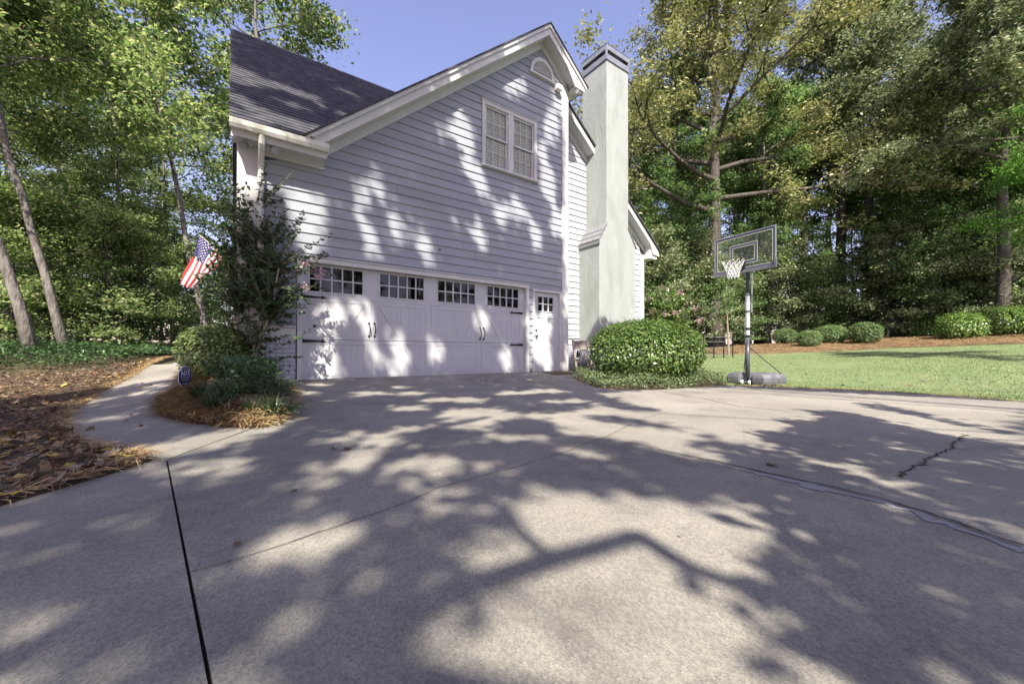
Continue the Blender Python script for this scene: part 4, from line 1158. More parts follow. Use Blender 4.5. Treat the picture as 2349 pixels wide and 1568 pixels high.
bark_g = mk('grey_bark', (0.09, 0.08, 0.072), (0.22, 0.205, 0.19), 9, 0.95, 1.0, 14, stretch=(1, 1, .22), c3=(0.07, 0.06, 0.05), s3=12, f3=.6, dist=.05)
bark_d = mk('dark_bark', (0.045, 0.04, 0.035), (0.12, 0.105, 0.09), 9, 0.95, 1.0, 14, stretch=(1, 1, .2), dist=.05)
bark_s = mk('smooth_bark', (0.24, 0.19, 0.15), (0.36, 0.30, 0.25), 6, 0.7, .3, 20, stretch=(1, 1, .3))
lf_left = leafmat('maple_leaf', [(0.054, 0.090, 0.041), (0.119, 0.193, 0.074), (0.206, 0.307, 0.119), (0.372, 0.420, 0.211), (0.420, 0.420, 0.274)], .56, tcol=(1.25, 1.3, .85))  # leaf ramps widened so sun highlights and shade sit in the colours
lf_dark = leafmat('wood_leaf', [(0.046, 0.084, 0.043), (0.111, 0.201, 0.081), (0.221, 0.368, 0.136), (0.420, 0.420, 0.258)], .5, tcol=(1.1, 1.2, .8))
lf_tan = leafmat('tan_oak_leaf', [(0.090, 0.123, 0.048), (0.239, 0.270, 0.117), (0.392, 0.374, 0.200), (0.420, 0.420, 0.261), (0.184, 0.234, 0.095)], .3, rough=.45, tcol=(1.1, 1.1, .7))
lf_oak = leafmat('olive_oak_leaf', [(0.064, 0.101, 0.042), (0.168, 0.235, 0.092), (0.375, 0.420, 0.201), (0.420, 0.420, 0.331)], .3, rough=.4, spec=.5)
lf_bright = leafmat('bright_leaf', [(0.060, 0.144, 0.022), (0.096, 0.216, 0.029), (0.144, 0.288, 0.042)], .45)
lf_bush = leafmat('bush_leaf', [(0.054, 0.115, 0.030), (0.101, 0.189, 0.041), (0.162, 0.257, 0.061), (0.243, 0.324, 0.095)], .22, rough=.32, spec=.55)
lf_myr = leafmat('myrtle_leaf', [(0.035, 0.074, 0.036), (0.058, 0.118, 0.048), (0.090, 0.158, 0.062), (0.145, 0.200, 0.072)], .3, rough=.4)
lf_var = leafmat('variegated_leaf', [(0.069, 0.124, 0.041), (0.124, 0.207, 0.055), (0.235, 0.290, 0.110), (0.345, 0.359, 0.152)], .25, rough=.4)
lf_pink = leafmat('pink_petal', [(0.520, 0.270, 0.330), (0.600, 0.380, 0.430), (0.660, 0.500, 0.530)], .3)
lf_ivy = leafmat('ivy_leaf', [(0.029, 0.066, 0.026), (0.058, 0.115, 0.043), (0.115, 0.187, 0.066)], .2, rough=.35, spec=.5)
lf_gc = leafmat('jasmine_leaf', [(0.068, 0.115, 0.047), (0.121, 0.182, 0.074), (0.203, 0.257, 0.121), (0.297, 0.338, 0.176)], .2, rough=.35, spec=.5)

TL1 = tree_mesh('leaning_maple', 17, .112, (-.02, .0), .50, 18, 4.6, bark_g, lf_left, 24000, .135, subs=7, twigs=7, clump=.36)
TL2 = tree_mesh('slender_maple', 16, .10, (.0, .02), .48, 17, 4.2, bark_g, lf_left, 23000, .135, subs=7, twigs=7, clump=.36)
UN1 = tree_mesh('understory', 6.5, .07, (.02, 0), .10, 22, 2.9, bark_d, lf_left, 12000, .12, elev=(.05, .8), subs=5, twigs=6, clump=.36, flat=.5)
UN2 = tree_mesh('understory', 5.5, .06, (-.02, .02), .08, 20, 2.6, bark_d, lf_dark, 12000, .12, elev=(.0, .8), subs=5, twigs=6, clump=.36, flat=.55)
OAK = tree_mesh('tan_oak', 25, .42, (.0, .0), .36, 24, 8.2, bark_d, lf_tan, 82000, .175, elev=(.15, 1.0), subs=10, twigs=8, clump=.48, flat=.75)
WD1 = tree_mesh('wood_oak', 24, .33, (.01, 0), .47, 20, 6.6, bark_d, lf_oak, 50000, .18, subs=9, twigs=7, clump=.44)
WD2 = tree_mesh('wood_tree', 22, .30, (-.01, .01), .44, 22, 5.6, bark_d, lf_dark, 42000, .175, subs=9, twigs=7, clump=.42)
PIN = tree_mesh('tall_pine', 26, .24, (.005, 0), .62, 14, 3.4, bark_g, lf_dark, 16000, .18, subs=6, twigs=6, clump=.45)

def gtree(name, proto, px, d, **k):
    x, y, _ = at_d(px, 800, d)
    return put_tree(name, proto, (x, y, gzf(max(-32, min(44, x)), max(-28, min(46, y))) - .02), **k)

# --- left side
gtree('maple_tree', TL1, 76, 10.0, rz=.4, sc=1.0, lean=.27, label='grey barked tree leaning away from the house, lower trunk sunlit, at the bed edge', zs=1.0)
gtree('maple_tree', TL2, 152, 10.8, rz=2.2, sc=.95, lean=.25, label='slim leaning tree with a dark grey trunk behind the leaf-covered bed')
gtree('maple_tree', TL2, 482, 15.0, rz=4.0, sc=1.05, lean=.22, label='leaning tree whose pale trunk rises behind the flag')
gtree('maple_tree', TL2, 615, 20, rz=1.1, sc=1.6, lean=0.0, label='tall airy tree rising behind the dark shingled roof')
LG = 'tall trees of the wood behind the leafy bed'
for px, d, s, pr in ((300, 19, 1.0, TL1), (-120, 13, 1.0, TL2), (20, 17, 1.1, TL1), (180, 23, 1.15, TL2), (400, 24, 1.1, TL1), (620, 24, 1.1, TL2), (90, 30, 1.3, TL1), (330, 34, 1.3, TL2)):
    gtree('maple_tree', pr, px, d, rz=px * .37, sc=s, lean=(random.uniform(.04, .2) if px < 600 else -.04), label='tall green tree standing in the wood behind the leaf-covered bed', group=LG)
UG = 'low leafy trees under the tall trees left of the house'
for px, d, s, pr in ((-60, 12.5, .9, UN1), (30, 12.2, .85, UN1), (250, 13.2, .8, UN1), (330, 14.5, .75, UN1), (110, 13.2, .9, UN1), (60, 15, .95, UN1), (200, 14, .9, UN2), (240, 16.5, 1.1, UN1), (330, 17, .95, UN1), (420, 20, 1.0, UN2), (110, 18, 1.1, UN1), (-20, 19, 1.2, UN2), (370, 25, 1.3, UN1), (480, 27, 1.2, UN1), (280, 26, 1.4, UN2), (150, 28, 1.5, UN1), (20, 26, 1.5, UN1), (560, 30, 1.3, UN2), (-140, 15, 1.1, UN1)):
    gtree('understory_tree', pr, px, d, rz=px * .71 + d, sc=s, label='low understory tree with light green sprays in the wood beyond the walkway', group=UG)

# --- right side
gtree('oak_tree', OAK, 1640, 27, rz=.9, sc=1.18, label='big oak with tan and olive leaves towering behind the chimney')
gtree('oak_tree', WD1, 1930, 32, rz=2.0, sc=1.3, label='thick dark trunked oak behind the small clipped shrubs')
gtree('oak_tree', WD1, 1992, 31, rz=4.4, sc=1.2, label='dark oak with a level side limb close beside a thicker oak trunk')
gtree('oak_tree', WD1, 2300, 22, rz=5.3, sc=.95, label='tall oak with pale sunlit leaves above the green shrubs by the lawn')
gtree('oak_tree', WD1, 2480, 17, rz=1.2, sc=.9, label='oak with long sunlit limbs reaching over the lawn')
RG = 'tall trees of the wood behind the lawn'
for px, d, s, pr in ((1500, 33, 1.0, WD2), (1560, 41, 1.15, WD2), (1740, 34, 1.0, WD2), (1830, 38, 1.1, WD2), (2090, 33, 1.0, WD2), (2180, 28, .95, WD2), (2250, 34, 1.1, WD1), (2420, 27, 1.0, WD2), (1690, 50, 1.4, WD2), (1900, 50, 1.4, WD1), (2120, 48, 1.4, WD2), (2350, 42, 1.3, WD2), (2600, 24, 1.1, WD2)):
    gtree('wood_tree', pr, px, d, rz=px * .3 + d, sc=s, tilt=(random.uniform(-.03, .03), random.uniform(-.03, .03)), label='tall dark green tree in the wood behind the lawn', group=RG)
PG = 'straight bare trunked pines in the wood behind the lawn'
for px, d, s in ((1530, 30, .95), (1840, 31, .9), (1760, 29, .85), (2255, 27, 1.0), (2140, 30, .9), (2050, 36, 1.0), (1700, 37, 1.0), (2330, 30, .9)):
    gtree('pine_tree', PIN, px, d, rz=px * .3, sc=s, tilt=(random.uniform(-.04, .04), random.uniform(-.05, .05)), label='straight slender trunk rising bare through the wood behind the lawn', group=PG)
UN3 = tree_mesh('edge_maple', 8, .08, (.02, 0), .08, 26, 3.2, bark_d, lf_oak, 18000, .15, elev=(.0, .8), subs=5, twigs=6, clump=.42, flat=.6)
MID = tree_mesh('mid_maple', 14, .11, (.01, 0), .12, 30, 4.2, bark_d, lf_dark, 23000, .16, elev=(.05, .9), subs=6, twigs=6, clump=.36, flat=.7)
MG = 'middle-height leafy trees filling the wood behind the lawn'
for px, d, s in ((1470, 28, .9), (1545, 30, 1.05), (1590, 28, .9), (1720, 31, 1.0), (1790, 29, .9), (2070, 27, .9), (2110, 26.5, .9), (2175, 27, 1.0), (2235, 25, .8), (2340, 24, .85), (2410, 23, .85), (1955, 42, 1.3)):
    gtree('maple_tree', MID, px, d, rz=px * .9, sc=s, label='leafy mid-height tree filling the wood between the tall trunks', group=MG)
UG2 = 'low leafy trees at the wood edge behind the lawn'
for px, d, s, pr in ((1500, 26, 1.0, UN3), (1600, 27.5, 1.0, UN3), (1790, 28, .95, UN3), (1875, 28.5, 1.0, UN2), (2060, 26.5, 1.0, UN3), (2160, 25, .95, UN2), (2240, 24, .95, UN3), (2330, 23.5, 1.0, UN3), (1700, 28, .9, UN2), (1470, 28, 1.1, UN2), (1560, 30, 1.2, UN2), (1640, 30, 1.2, UN2), (1720, 31, 1.0, UN2), (1790, 33, 1.3, UN1), (1880, 30, 1.1, UN2), (1960, 33, 1.3, UN1), (2030, 29, 1.1, UN1), (2110, 27, 1.1, UN2), (2200, 31, 1.4, UN1), (2280, 28, 1.2, UN2), (2370, 24, 1.1, UN2), (1620, 40, 1.7, UN2), (1840, 42, 1.7, UN2), (2060, 42, 1.6, UN2), (2240, 40, 1.7, UN2), (2440, 30, 1.5, UN2), (1480, 38, 1.6, UN2)):
    gtree('understory_tree', pr, px, d, rz=px * .71 + d, sc=s, label='low understory tree with layered leaves at the wood edge behind the lawn', group=UG2)
BRT = tree_mesh('bright_tree', 12, .14, (0, 0), .34, 20, 2.6, bark_d, lf_bright, 26000, .11, elev=(.1, .8), subs=6, twigs=6, clump=.35, droop=.12, aspect=.4, crown_low=3.6)
gtree('cedar_tree', BRT, 2505, 11.5, rz=.5, sc=.85, label='bright green drooping tree beside the driveway end of the lawn')

# --- shrubs
def shrub_mesh(name, rx, ry, h, n, lsize, mat, shell=.75, flat_top=.6, bark=bark_d, seed=0, lump=.12, rag=.0):
    u = RNG.random(n) * 2 * math.pi; top_ = RNG.random(n) < .32; cz = RNG.uniform(-0.55, 1, n); s = np.sqrt(1 - cz ** 2)
    D = np.stack([np.cos(u) * s, np.sin(u) * s, cz], 1)
    lumps = RNG.normal(size=(26, 3)); lumps /= np.linalg.norm(lumps, axis=1)[:, None]
    s = 1; D = np.stack([np.cos(u), np.sin(u), cz * 1.2], 1); D /= np.linalg.norm(D, axis=1)[:, None]
    bump = (np.maximum(0, D @ lumps.T - .72) * 3.2).max(1)
    R = (1 - lump + bump * lump * 1.3) * np.where(RNG.random(n) < shell, RNG.uniform(.90, 1.03, n), RNG.uniform(.45, .9, n))
    q_ = np.sqrt(RNG.random(n)); zz = np.where(top_, (1 - np.minimum(q_, .999) ** 2.0) ** (1 / 2.4), RNG.uniform(-.92, .9, n)); rx_ = (1 - np.abs(zz) ** 2.4) ** (1 / 2.0)
    D2 = np.stack([np.cos(u) * rx_, np.sin(u) * rx_, zz], 1)
    R = R * (1 + np.abs(RNG.normal(0, 1, n)) * rag)
    P = D2 * R[:, None] * np.array([rx, ry, h * .52]) + np.array([0, 0, h * .50])
    P = P[P[:, 2] > .03]
    nn = (P - np.array([0, 0, h * .5])) / np.array([rx, ry, h * .5]) ** 2; nn /= np.linalg.norm(nn, axis=1)[:, None]
    cm = leaf_mesh(name, P, lsize, mat, aspect=.5, normals=nn)
    tb = MB()
    for k in range(9):
        a = k * 2.4; tb.tube([(.05 * math.cos(a), .05 * math.sin(a), -.1), (rx * .3 * math.cos(a), ry * .3 * math.sin(a), h * .35), (rx * .62 * math.cos(a + .3), ry * .62 * math.sin(a + .3), h * .66)], [.022, .016, .007], 6)
    return dict(trunk=tb.mesh(name + '_stems', bark), crown=cm)
def put_shrub(name, pr, loc, label, group=None, rz=0, sc=(1, 1, 1), cat='shrub'):
    r = tag(empty(name, loc, rz), label, cat, group); r.scale = sc
    add('stems', pr['trunk'], r); add('foliage', pr['crown'], r)
    return r
bx_, by_, _ = at_d(1479, 850, 9.35)
BUSH = shrub_mesh('big_bush', 1.30, 1.15, 1.42, 26000, .062, lf_bush, shell=.72)
put_shrub('round_bush', BUSH, (bx_, by_, gzf(bx_, by_)), 'big rounded clipped evergreen bush in front of the chimney', rz=-ANG)
SH = shrub_mesh('clipped_shrub', .62, .62, 1.05, 7000, .075, lf_dark, lump=.38, shell=.6, rag=.05)
SHB = shrub_mesh('loose_shrub', .95, .9, 1.25, 9000, .09, lf_bush, lump=.5, shell=.5, rag=.12)
for px, d, s, pr, lb, gp in ((1855, 23.5, .95, SH, 'small rounded dark shrub in the pine straw behind the lawn', 'clipped shrubs in the straw bed'), (1905, 24.5, 1.15, SH, 'small rounded dark shrub in the pine straw behind the lawn', 'clipped shrubs in the straw bed'), (1985, 22.8, 1.05, SH, 'small rounded dark shrub in the pine straw behind the lawn', 'clipped shrubs in the straw bed'), (1800, 26, 1.0, SH, 'small rounded dark shrub in the pine straw behind the lawn', 'clipped shrubs in the straw bed'),
                   (2205, 20.5, .95, SHB, 'loose light green shrub on the straw bank behind the lawn', 'light green shrubs on the straw bank'), (2285, 20.5, 1.05, SHB, 'loose light green shrub on the straw bank behind the lawn', 'light green shrubs on the straw bank'), (2355, 20.0, 1.3, SHB, 'loose light green shrub on the straw bank behind the lawn', 'light green shrubs on the straw bank'), (2120, 25, .9, SHB, 'loose light green shrub on the straw bank behind the lawn', 'light green shrubs on the straw bank')):
    x, y, _ = at_d(px, 800, d)
    put_shrub('shrub', pr, (x, y, gzf(x, y)), lb, gp, rz=px, sc=(s * random.uniform(.9, 1.25), s * random.uniform(.9, 1.2), s * random.uniform(.8, 1.1)))
LSH = shrub_mesh('variegated_shrub', .50, .46, .78, 7000, .05, lf_var, lump=.25, shell=.65)
sx_, sy_, _ = at_d(492, 870, 6.05)
put_shrub('leafy_shrub', LSH, (sx_, sy_, float(island_z(np.array([sx_]), np.array([sy_]))[0])), 'rounded variegated shrub in the island bed behind the yard sign', rz=1.0)

# --- crape myrtle beside the garage, with arching sprays of paired leaves
def myrtle(name, base, stems, nspray, label, mat, lsize, flowers, spray_len=(.5, 1.1), dens=3, extra=(), fsz=1.0, low=0):
    r = tag(empty(name, base), label, 'tree')
    tb = MB(); LP = []; LA = []; FLW = []
    ends = []
    for st in stems:
        pts = [np.array(p) for p in st]
        rad = np.linspace(.026, .011, len(pts))
        tb.tube(pts, list(rad), 8)
        ends += [(pts[-1], pts[-1] - pts[-2]), (pts[-2], pts[-1] - pts[-2]), ((pts[-1] + pts[-2]) / 2, pts[-1] - pts[-2]), ((pts[-2] + pts[-3]) / 2, pts[-1] - pts[-2]), (pts[-2] * .7 + pts[-3] * .3, pts[-1] - pts[-3])]
    sprays = []
    for k in range(nspray):
        p, d = ends[RNG.integers(len(ends))]
        dd = d / np.linalg.norm(d) * .8 + RNG.normal(size=3) * 1.0 * np.array([1, 1, .7]) + np.array([0, 0, .15])
        sprays.append((p, dd, RNG.uniform(*spray_len)))
    for st in stems[:len(stems) if low else 0]:
        for k in range(low):
            p = np.array(st[1]) * RNG.random() + np.array(st[2]) * RNG.random() * .9; dd = RNG.normal(size=3) * np.array([1, 1, .5]); sprays.append((p, dd, RNG.uniform(.3, .6)))
    for e in extra: sprays.append((np.array(e[0]), np.array(e[1]), e[2]))
    for p, dd, L in sprays:
        c = curve_chain(p, dd, L, 8, .09, .015, None)
        tb.tube(c, list(np.linspace(.007, .002, 9)), 4, False)
        for i in range(1, 9):
            for q in range(dens):
                a = c[i - 1] + (c[i] - c[i - 1]) * RNG.random(); ax = c[i] - c[i - 1]; ax = ax / np.linalg.norm(ax)
                s_ = np.cross(ax, [0, 0, 1.0]) + RNG.normal(size=3) * .3; s_ /= np.linalg.norm(s_) + 1e-9
                for sg in (-1, 1):
                    LP.append(a + s_ * sg * lsize * .6); LA.append(s_ * sg * 2 + ax * .6)
        if RNG.random() < flowers[0]: FLW.append(c[-1])
    for fpt in flowers[1]: FLW.append(np.array(fpt))
    add('trunk', tb.mesh(name + '_trunk', bark_s, True), r)
    add('crown', leaf_mesh(name + '_crown', np.array(LP), lsize, mat, axis=np.array(LA), aspect=.55), r)
    for fpt in FLW:
        q = fpt + RNG.normal(size=(60, 3)) * np.array([.035, .035, .03]) * fsz
        tag(add('flower', leaf_mesh('flower', q, .024 * fsz, lf_pink, aspect=.9), r), kind='stuff')
    return r
mb = np.array(on_ground(574, 868, .1)); mbz = float(island_z(mb[:1], mb[1:])[0])
def ml(px, py, d): return np.array(at_d(px, py, d)) - np.array([mb[0], mb[1], mbz])
dm = float((mb[0] - CAMX) * FWD[0] + (mb[1] - CAMY) * FWD[1])
stems = [[(0, 0, -.05), ml(556, 815, dm), ml(545, 745, dm), ml(550, 680, dm + .1), ml(545, 590, dm + .2)],
         [(0.02, 0, -.05), ml(586, 815, dm - .05), ml(603, 765, dm - .1), ml(625, 700, dm - .1), ml(640, 610, dm - .1)],
         [(0, .03, -.05), ml(572, 790, dm + .1), ml(570, 720, dm + .2), ml(585, 620, dm + .2), ml(592, 470, dm + .3)],
         [(0, -.02, -.05), ml(580, 812, dm), ml(592, 745, dm), ml(606, 680, dm + .1), ml(620, 560, dm + .2)],
         [(0.0, .02, -.05), ml(552, 815, dm + .1), ml(540, 730, dm + .2), ml(548, 640, dm + .2), ml(560, 540, dm + .3)]]
ex = [(ml(595, 830, dm - .2), ml(720, 742, dm - .3) - ml(595, 830, dm - .2), 1.15), (ml(595, 835, dm - .2), ml(690, 790, dm - .3) - ml(595, 830, dm - .2), .8), (ml(640, 610, dm - .1), ml(765, 520, dm - .2) - ml(640, 610, dm), 1.05), (ml(640, 625, dm), ml(745, 580, dm) - ml(640, 625, dm), .8),
      (ml(630, 650, dm), ml(725, 650, dm) - ml(630, 650, dm), .7), (ml(592, 470, dm), ml(590, 385, dm) - ml(592, 470, dm), .7), (ml(600, 480, dm), ml(665, 395, dm) - ml(600, 480, dm), .8), (ml(545, 560, dm), ml(555, 420, dm) - ml(545, 560, dm), .9)]
fl_ = [ml(698, 606, dm), ml(722, 620, dm), ml(738, 622, dm), ml(730, 636, dm), ml(700, 660, dm)]
myrtle('crape_myrtle', (mb[0], mb[1], mbz), stems, 310, 'multi-stemmed crape myrtle with a few pink blooms beside the garage door', lf_myr, .06, (0.0, fl_), spray_len=(.35, .9), dens=3, extra=ex, low=6)
# flowering crape myrtle beyond the chimney
cx_, cy_, _ = at_d(1523, 800, 15.2); czz = gzf(cx_, cy_)
st2 = [[(0, 0, -.05), (.1 * math.cos(a), .1 * math.sin(a), .7), (.35 * math.cos(a), .35 * math.sin(a), 1.5), (.6 * math.cos(a), .6 * math.sin(a), 2.2)] for a in np.arange(0, 6.2, 1.05)]
myrtle('crape_myrtle', (cx_, cy_, czz), st2, 260, 'rounded crape myrtle with pale pink flowers behind the house corner', lf_bush, .085, (.08, []), spray_len=(.5, 1.0), fsz=1.9)
# slim young tree standing by the wire fence panel
YT = tree_mesh('young_tree', 4.2, .045, (.0, .0), .5, 10, 1.1, bark_s, lf_dark, 1600, .10, subs=3, twigs=4, clump=.2)
gtree('young_tree', YT, 1672, 20.5, tilt=(0, -.08), label='slim young tree with a thin pale trunk behind the wire fence panel')

BG_ = 'trees across the street behind the viewer'
for i, (x, y, s) in enumerate(((-30, -46, 1), (-20, -50, 1.1), (-9, -48, 1), (2, -52, 1.1), (13, -50, 1), (24, -47, 1.05), (36, -44, 1), (-40, -34, 1), (44, -34, 1), (-36, -18, .9), (46, -18, .9))):
    put_tree('street_tree', (WD2, WD1)[i % 2], (x, y, -.3), rz=i * 1.3, sc=s * .85, label='tall tree across the street from the garage', group=BG_)
for i in range(12):
    put_tree('understory_tree', (UN1, UN2)[i % 2], (-42 + i * 7.6, -41 + (i % 3) * 2, -.3), rz=i * 2.1, sc=1.4, label='low understory tree across the street from the garage', group=BG_)
# ------------------------------------------------------------------ ground litter
def leaf_card(sz, seed):
    """one curled fallen leaf, 12 triangles"""
    rg = random.Random(seed); n = 10
    rad = [1.0, .62, .9, .55, .72, .5, .72, .55, .9, .62]
    v = [(0, 0, .06 * sz)]
    for k in range(n):
        a = 2 * math.pi * k / n; r = rad[k] * sz * .5 * rg.uniform(.85, 1.15)
        v.append((r * math.cos(a) * 1.15, r * math.sin(a) * .85, rg.uniform(-.02, .22) * sz * rad[k]))
    return v, [(0, k + 1, (k + 1) % n + 1) for k in range(n)]
dry = [mk('dry_leaf_tan', (0.20, 0.125, 0.065), (0.30, 0.21, 0.12), 25, .8), mk('dry_leaf_brown', (0.10, 0.055, 0.03), (0.17, 0.10, 0.055), 25, .8), mk('dry_leaf_grey', (0.17, 0.135, 0.10), (0.26, 0.21, 0.16), 25, .8), mk('dry_leaf_yellow', (0.34, 0.24, 0.05), (0.42, 0.31, 0.08), 25, .7), mk('dry_leaf_orange', (0.19, 0.10, 0.05), (0.26, 0.15, 0.075), 25, .8)]
leaf_me = []
for k in range(10):
    v, f = leaf_card(1.0, k); leaf_me.append(mesh_np('leaf', v, f, dry[[0, 1, 2, 0, 1, 2, 3, 4, 0, 1][k]]))
mulch_o = bpy.data.objects['mulch_bed']
cand = sample_poly(MULCH, 30000)
dd = np.hypot(cand[:, 0] - CAMX, cand[:, 1] - CAMY)
px_, py_, dep = to_px(cand[:, 0], cand[:, 1], gz(cand[:, 0], cand[:, 1]))
vis = (dep > .5) & (px_ > -150)
cand = cand[vis]; dd = dd[vis]
keep = RNG.random(len(cand)) < np.clip(1.5 / (1 + (dd / 5.0) ** 2), .5, 1)
cand = cand[keep]; dd = dd[keep]
o_ = np.argsort(dd); cand = cand[o_]
cz_ = gz(cand[:, 0], cand[:, 1]) + .055
for k in range(300):
    s = random.uniform(.05, .12)
    add('leaf', leaf_me[min(9, int(abs(random.gauss(0, 4)))) if k % 9 else 6], mulch_o, (cand[k, 0], cand[k, 1], cz_[k] + random.uniform(.0, .015)), (random.gauss(0, .3), random.gauss(0, .3), random.uniform(0, 6.28)), (s, s, s))
V = []; F = []; MI = []
for k in range(300, len(cand)):
    v, f = leaf_card(random.uniform(.035, .11), k % 40); a = random.uniform(0, 6.28); c, s = math.cos(a), math.sin(a); tx = random.gauss(0, .3)
    n0 = len(V)
    V += [(cand[k, 0] + x * c - y * s, cand[k, 1] + x * s + y * c, cz_[k] + z + x * tx + .006) for x, y, z in v]; F += [tuple(i + n0 for i in q) for q in f]
    MI += [random.choice([0, 0, 1, 1, 1, 1, 2, 2, 2, 3 if random.random() < .25 else 1, 4])] * len(f)
tag(add('leaf_litter', mesh_np('leaf_litter', V, F, dry, MI), mulch_o), kind='stuff')

def needles(name, P, z, L, mat, hmax, wid=.0022, parent=None, label=None, up=.25, droop=True):
    """fine straw: every strand a bent two-piece ribbon"""
    n = len(P); a = RNG.random(n) * 6.283; Ls = L * RNG.uniform(.6, 1.3, n)
    dx = np.cos(a) * Ls; dy = np.sin(a) * Ls
    z0 = z + RNG.random(n) * hmax; z1 = z0 + RNG.normal(0, up, n) * Ls * .35 + .004; z2 = z0 + RNG.normal(0, up, n) * Ls * .5
    wx = -np.sin(a) * wid; wy = np.cos(a) * wid
    b = np.stack([P[:, 0], P[:, 1], z0], 1); m_ = b + np.stack([dx * .5 + wx * 6, dy * .5 + wy * 6, z1 - z0], 1); e = b + np.stack([dx, dy, z2 - z0], 1)
    w3 = np.stack([wx, wy, np.full(n, wid * .3)], 1)
    V = np.stack([b - w3, b + w3, m_ + w3, m_ - w3, e], 1).reshape(-1, 3)
    i = np.arange(n) * 5
    F = np.concatenate([np.stack([i, i + 1, i + 2], 1), np.stack([i, i + 2, i + 3], 1), np.stack([i + 3, i + 2, i + 4], 1)])
    return tag(add(name, mesh_np(name, V, F, mat), parent), label, None, kind='stuff')
straw_l = leafmat('pine_straw', [(0.17, 0.105, 0.05), (0.29, 0.19, 0.09), (0.42, 0.30, 0.15), (0.52, 0.40, 0.22)], .1, rough=.6)
straw_d = leafmat('old_pine_straw', [(0.06, 0.04, 0.022), (0.11, 0.075, 0.04), (0.18, 0.12, 0.06)], .1, rough=.7)
# rim of the island bed
P = sample_poly(ISLAND, 60000)
ez = island_z(P[:, 0], P[:, 1]); rim = ez - gz(P[:, 0], P[:, 1]) - .03
pr_, pq_, pd_ = to_px(P[:, 0], P[:, 1], ez)
k = (rim < .128) & (pd_ < 7.4) & (RNG.random(len(P)) < .8)
P2 = P[k][:26000]; needles('pine_straw', P2, island_z(P2[:, 0], P2[:, 1]) - .01, .19, straw_l, .075, wid=.0032, label='tan pine straw heaped round the island bed', parent=None)
q = sample_poly(MULCH, 160000); dq = np.hypot(q[:, 0] - CAMX, q[:, 1] - CAMY)
q = q[(RNG.random(len(q)) < np.clip(1.8 / (1 + (dq / 4.5) ** 2), 0, 1))][:42000]
needles('pine_straw', q, gz(q[:, 0], q[:, 1]) + .045, .15, straw_d, .03, label='old brown pine straw under the fallen leaves of the mulch bed', parent=None)
# lighter fringe where the left bed meets the concrete
fr_ = densify(L_EDGE + W_LEFT, .01, 0, False); fr_ = np.array(fr_)
fi = RNG.integers(0, len(fr_), 7000); q = fr_[fi] + RNG.normal(0, .07, (7000, 2)); q = q[inside(MULCH, q[:, 0], q[:, 1])]
needles('pine_straw', q, gz(q[:, 0], q[:, 1]) + .05, .14, straw_l, .03, label='tan straw fringe along the walkway edge of the mulch bed', parent=None)
q = sample_poly(STRAW, 16000)
needles('pine_straw', q, gz(q[:, 0], q[:, 1]) + .03, .22, straw_l, .05, wid=.006, label='pine straw bank between the lawn and the wood', parent=None)

# lawn blades
grass_m = leafmat('grass_blade', [(0.14, 0.195, 0.075), (0.195, 0.265, 0.105), (0.25, 0.32, 0.14), (0.31, 0.355, 0.185)], .3, rough=.6)
q = sample_poly(LAWN, 260000); pxg, pyg, dg_ = to_px(q[:, 0], q[:, 1], gz(q[:, 0], q[:, 1]))
q = q[(dg_ > 1) & (pxg > 1450) & (pxg < 2420)]
dq = np.hypot(q[:, 0] - CAMX, q[:, 1] - CAMY); q = q[RNG.random(len(q)) < np.clip(9.5 / dq, .35, 1)][:120000]
n = len(q); a = RNG.random(n) * 6.283; h = RNG.uniform(.018, .042, n); z = gz(q[:, 0], q[:, 1]) - .003
b = np.stack([q[:, 0], q[:, 1], z], 1); wv = np.stack([np.cos(a), np.sin(a), 0 * a], 1) * .008
t_ = b + np.stack([RNG.normal(0, .02, n), RNG.normal(0, .02, n), h], 1)
V = np.stack([b - wv, b + wv, t_], 1).reshape(-1, 3)
tag(add('grass', mesh_np('grass', V, np.arange(n * 3).reshape(n, 3), grass_m)), 'short mown lawn grass beyond the driveway', None, kind='stuff')
# dry grass fringe at the concrete
fr_ = np.array(densify(N_EDGE, .01, 0, False)); fi = RNG.integers(0, len(fr_), 9000)
q = fr_[fi] + np.abs(RNG.normal(0, .14, (9000, 1))) * np.array([[.55, .8]]) + RNG.normal(0, .02, (9000, 2))
needles('dry_grass', q, gz(q[:, 0], q[:, 1]) + .0, .07, leafmat('dry_grass_blade', [(0.20, 0.19, 0.08), (0.30, 0.26, 0.13), (0.36, 0.30, 0.17)], .2), .03, wid=.004, label='dry grass fringe along the driveway edge', up=.6, parent=None)

# ground cover leaves
def cover(name, P, z, h, n_per, size, mat, label, spread=.05):
    k = np.repeat(np.arange(len(P)), n_per); m_ = len(k)
    Q = np.stack([P[k, 0] + RNG.normal(0, spread, m_), P[k, 1] + RNG.normal(0, spread, m_), z[k] + RNG.random(m_) ** .7 * h[k]], 1)
    return tag(add(name, leaf_mesh(name, Q, size, mat, up=.6)), label, None, kind='stuff')
P = sample_poly(GCOVER, 6200)
P = P[np.hypot(P[:, 0] - bx_, P[:, 1] - by_) > .6]
P = P[~((P[:, 0] < 7.2) & (P[:, 1] > -.5))]
nz_ = .22 + .12 * np.sin(P[:, 0] * 3.1 + 1) * np.cos(P[:, 1] * 2.7)
cover('ground_cover', P, gz(P[:, 0], P[:, 1]) + .02, nz_, 5, .042, lf_gc, 'low leafy ground cover round the big bush beside the driveway')
IV = [at_d(-60, 860, 8.6)[:2], at_d(60, 850, 8.9)[:2], at_d(200, 838, 9.3)[:2], at_d(300, 826, 10.5)[:2], at_d(390, 818, 12.3)[:2], at_d(420, 800, 20)[:2], at_d(200, 800, 18)[:2], at_d(-100, 800, 14)[:2]]
P = sample_poly(IV, 9000)
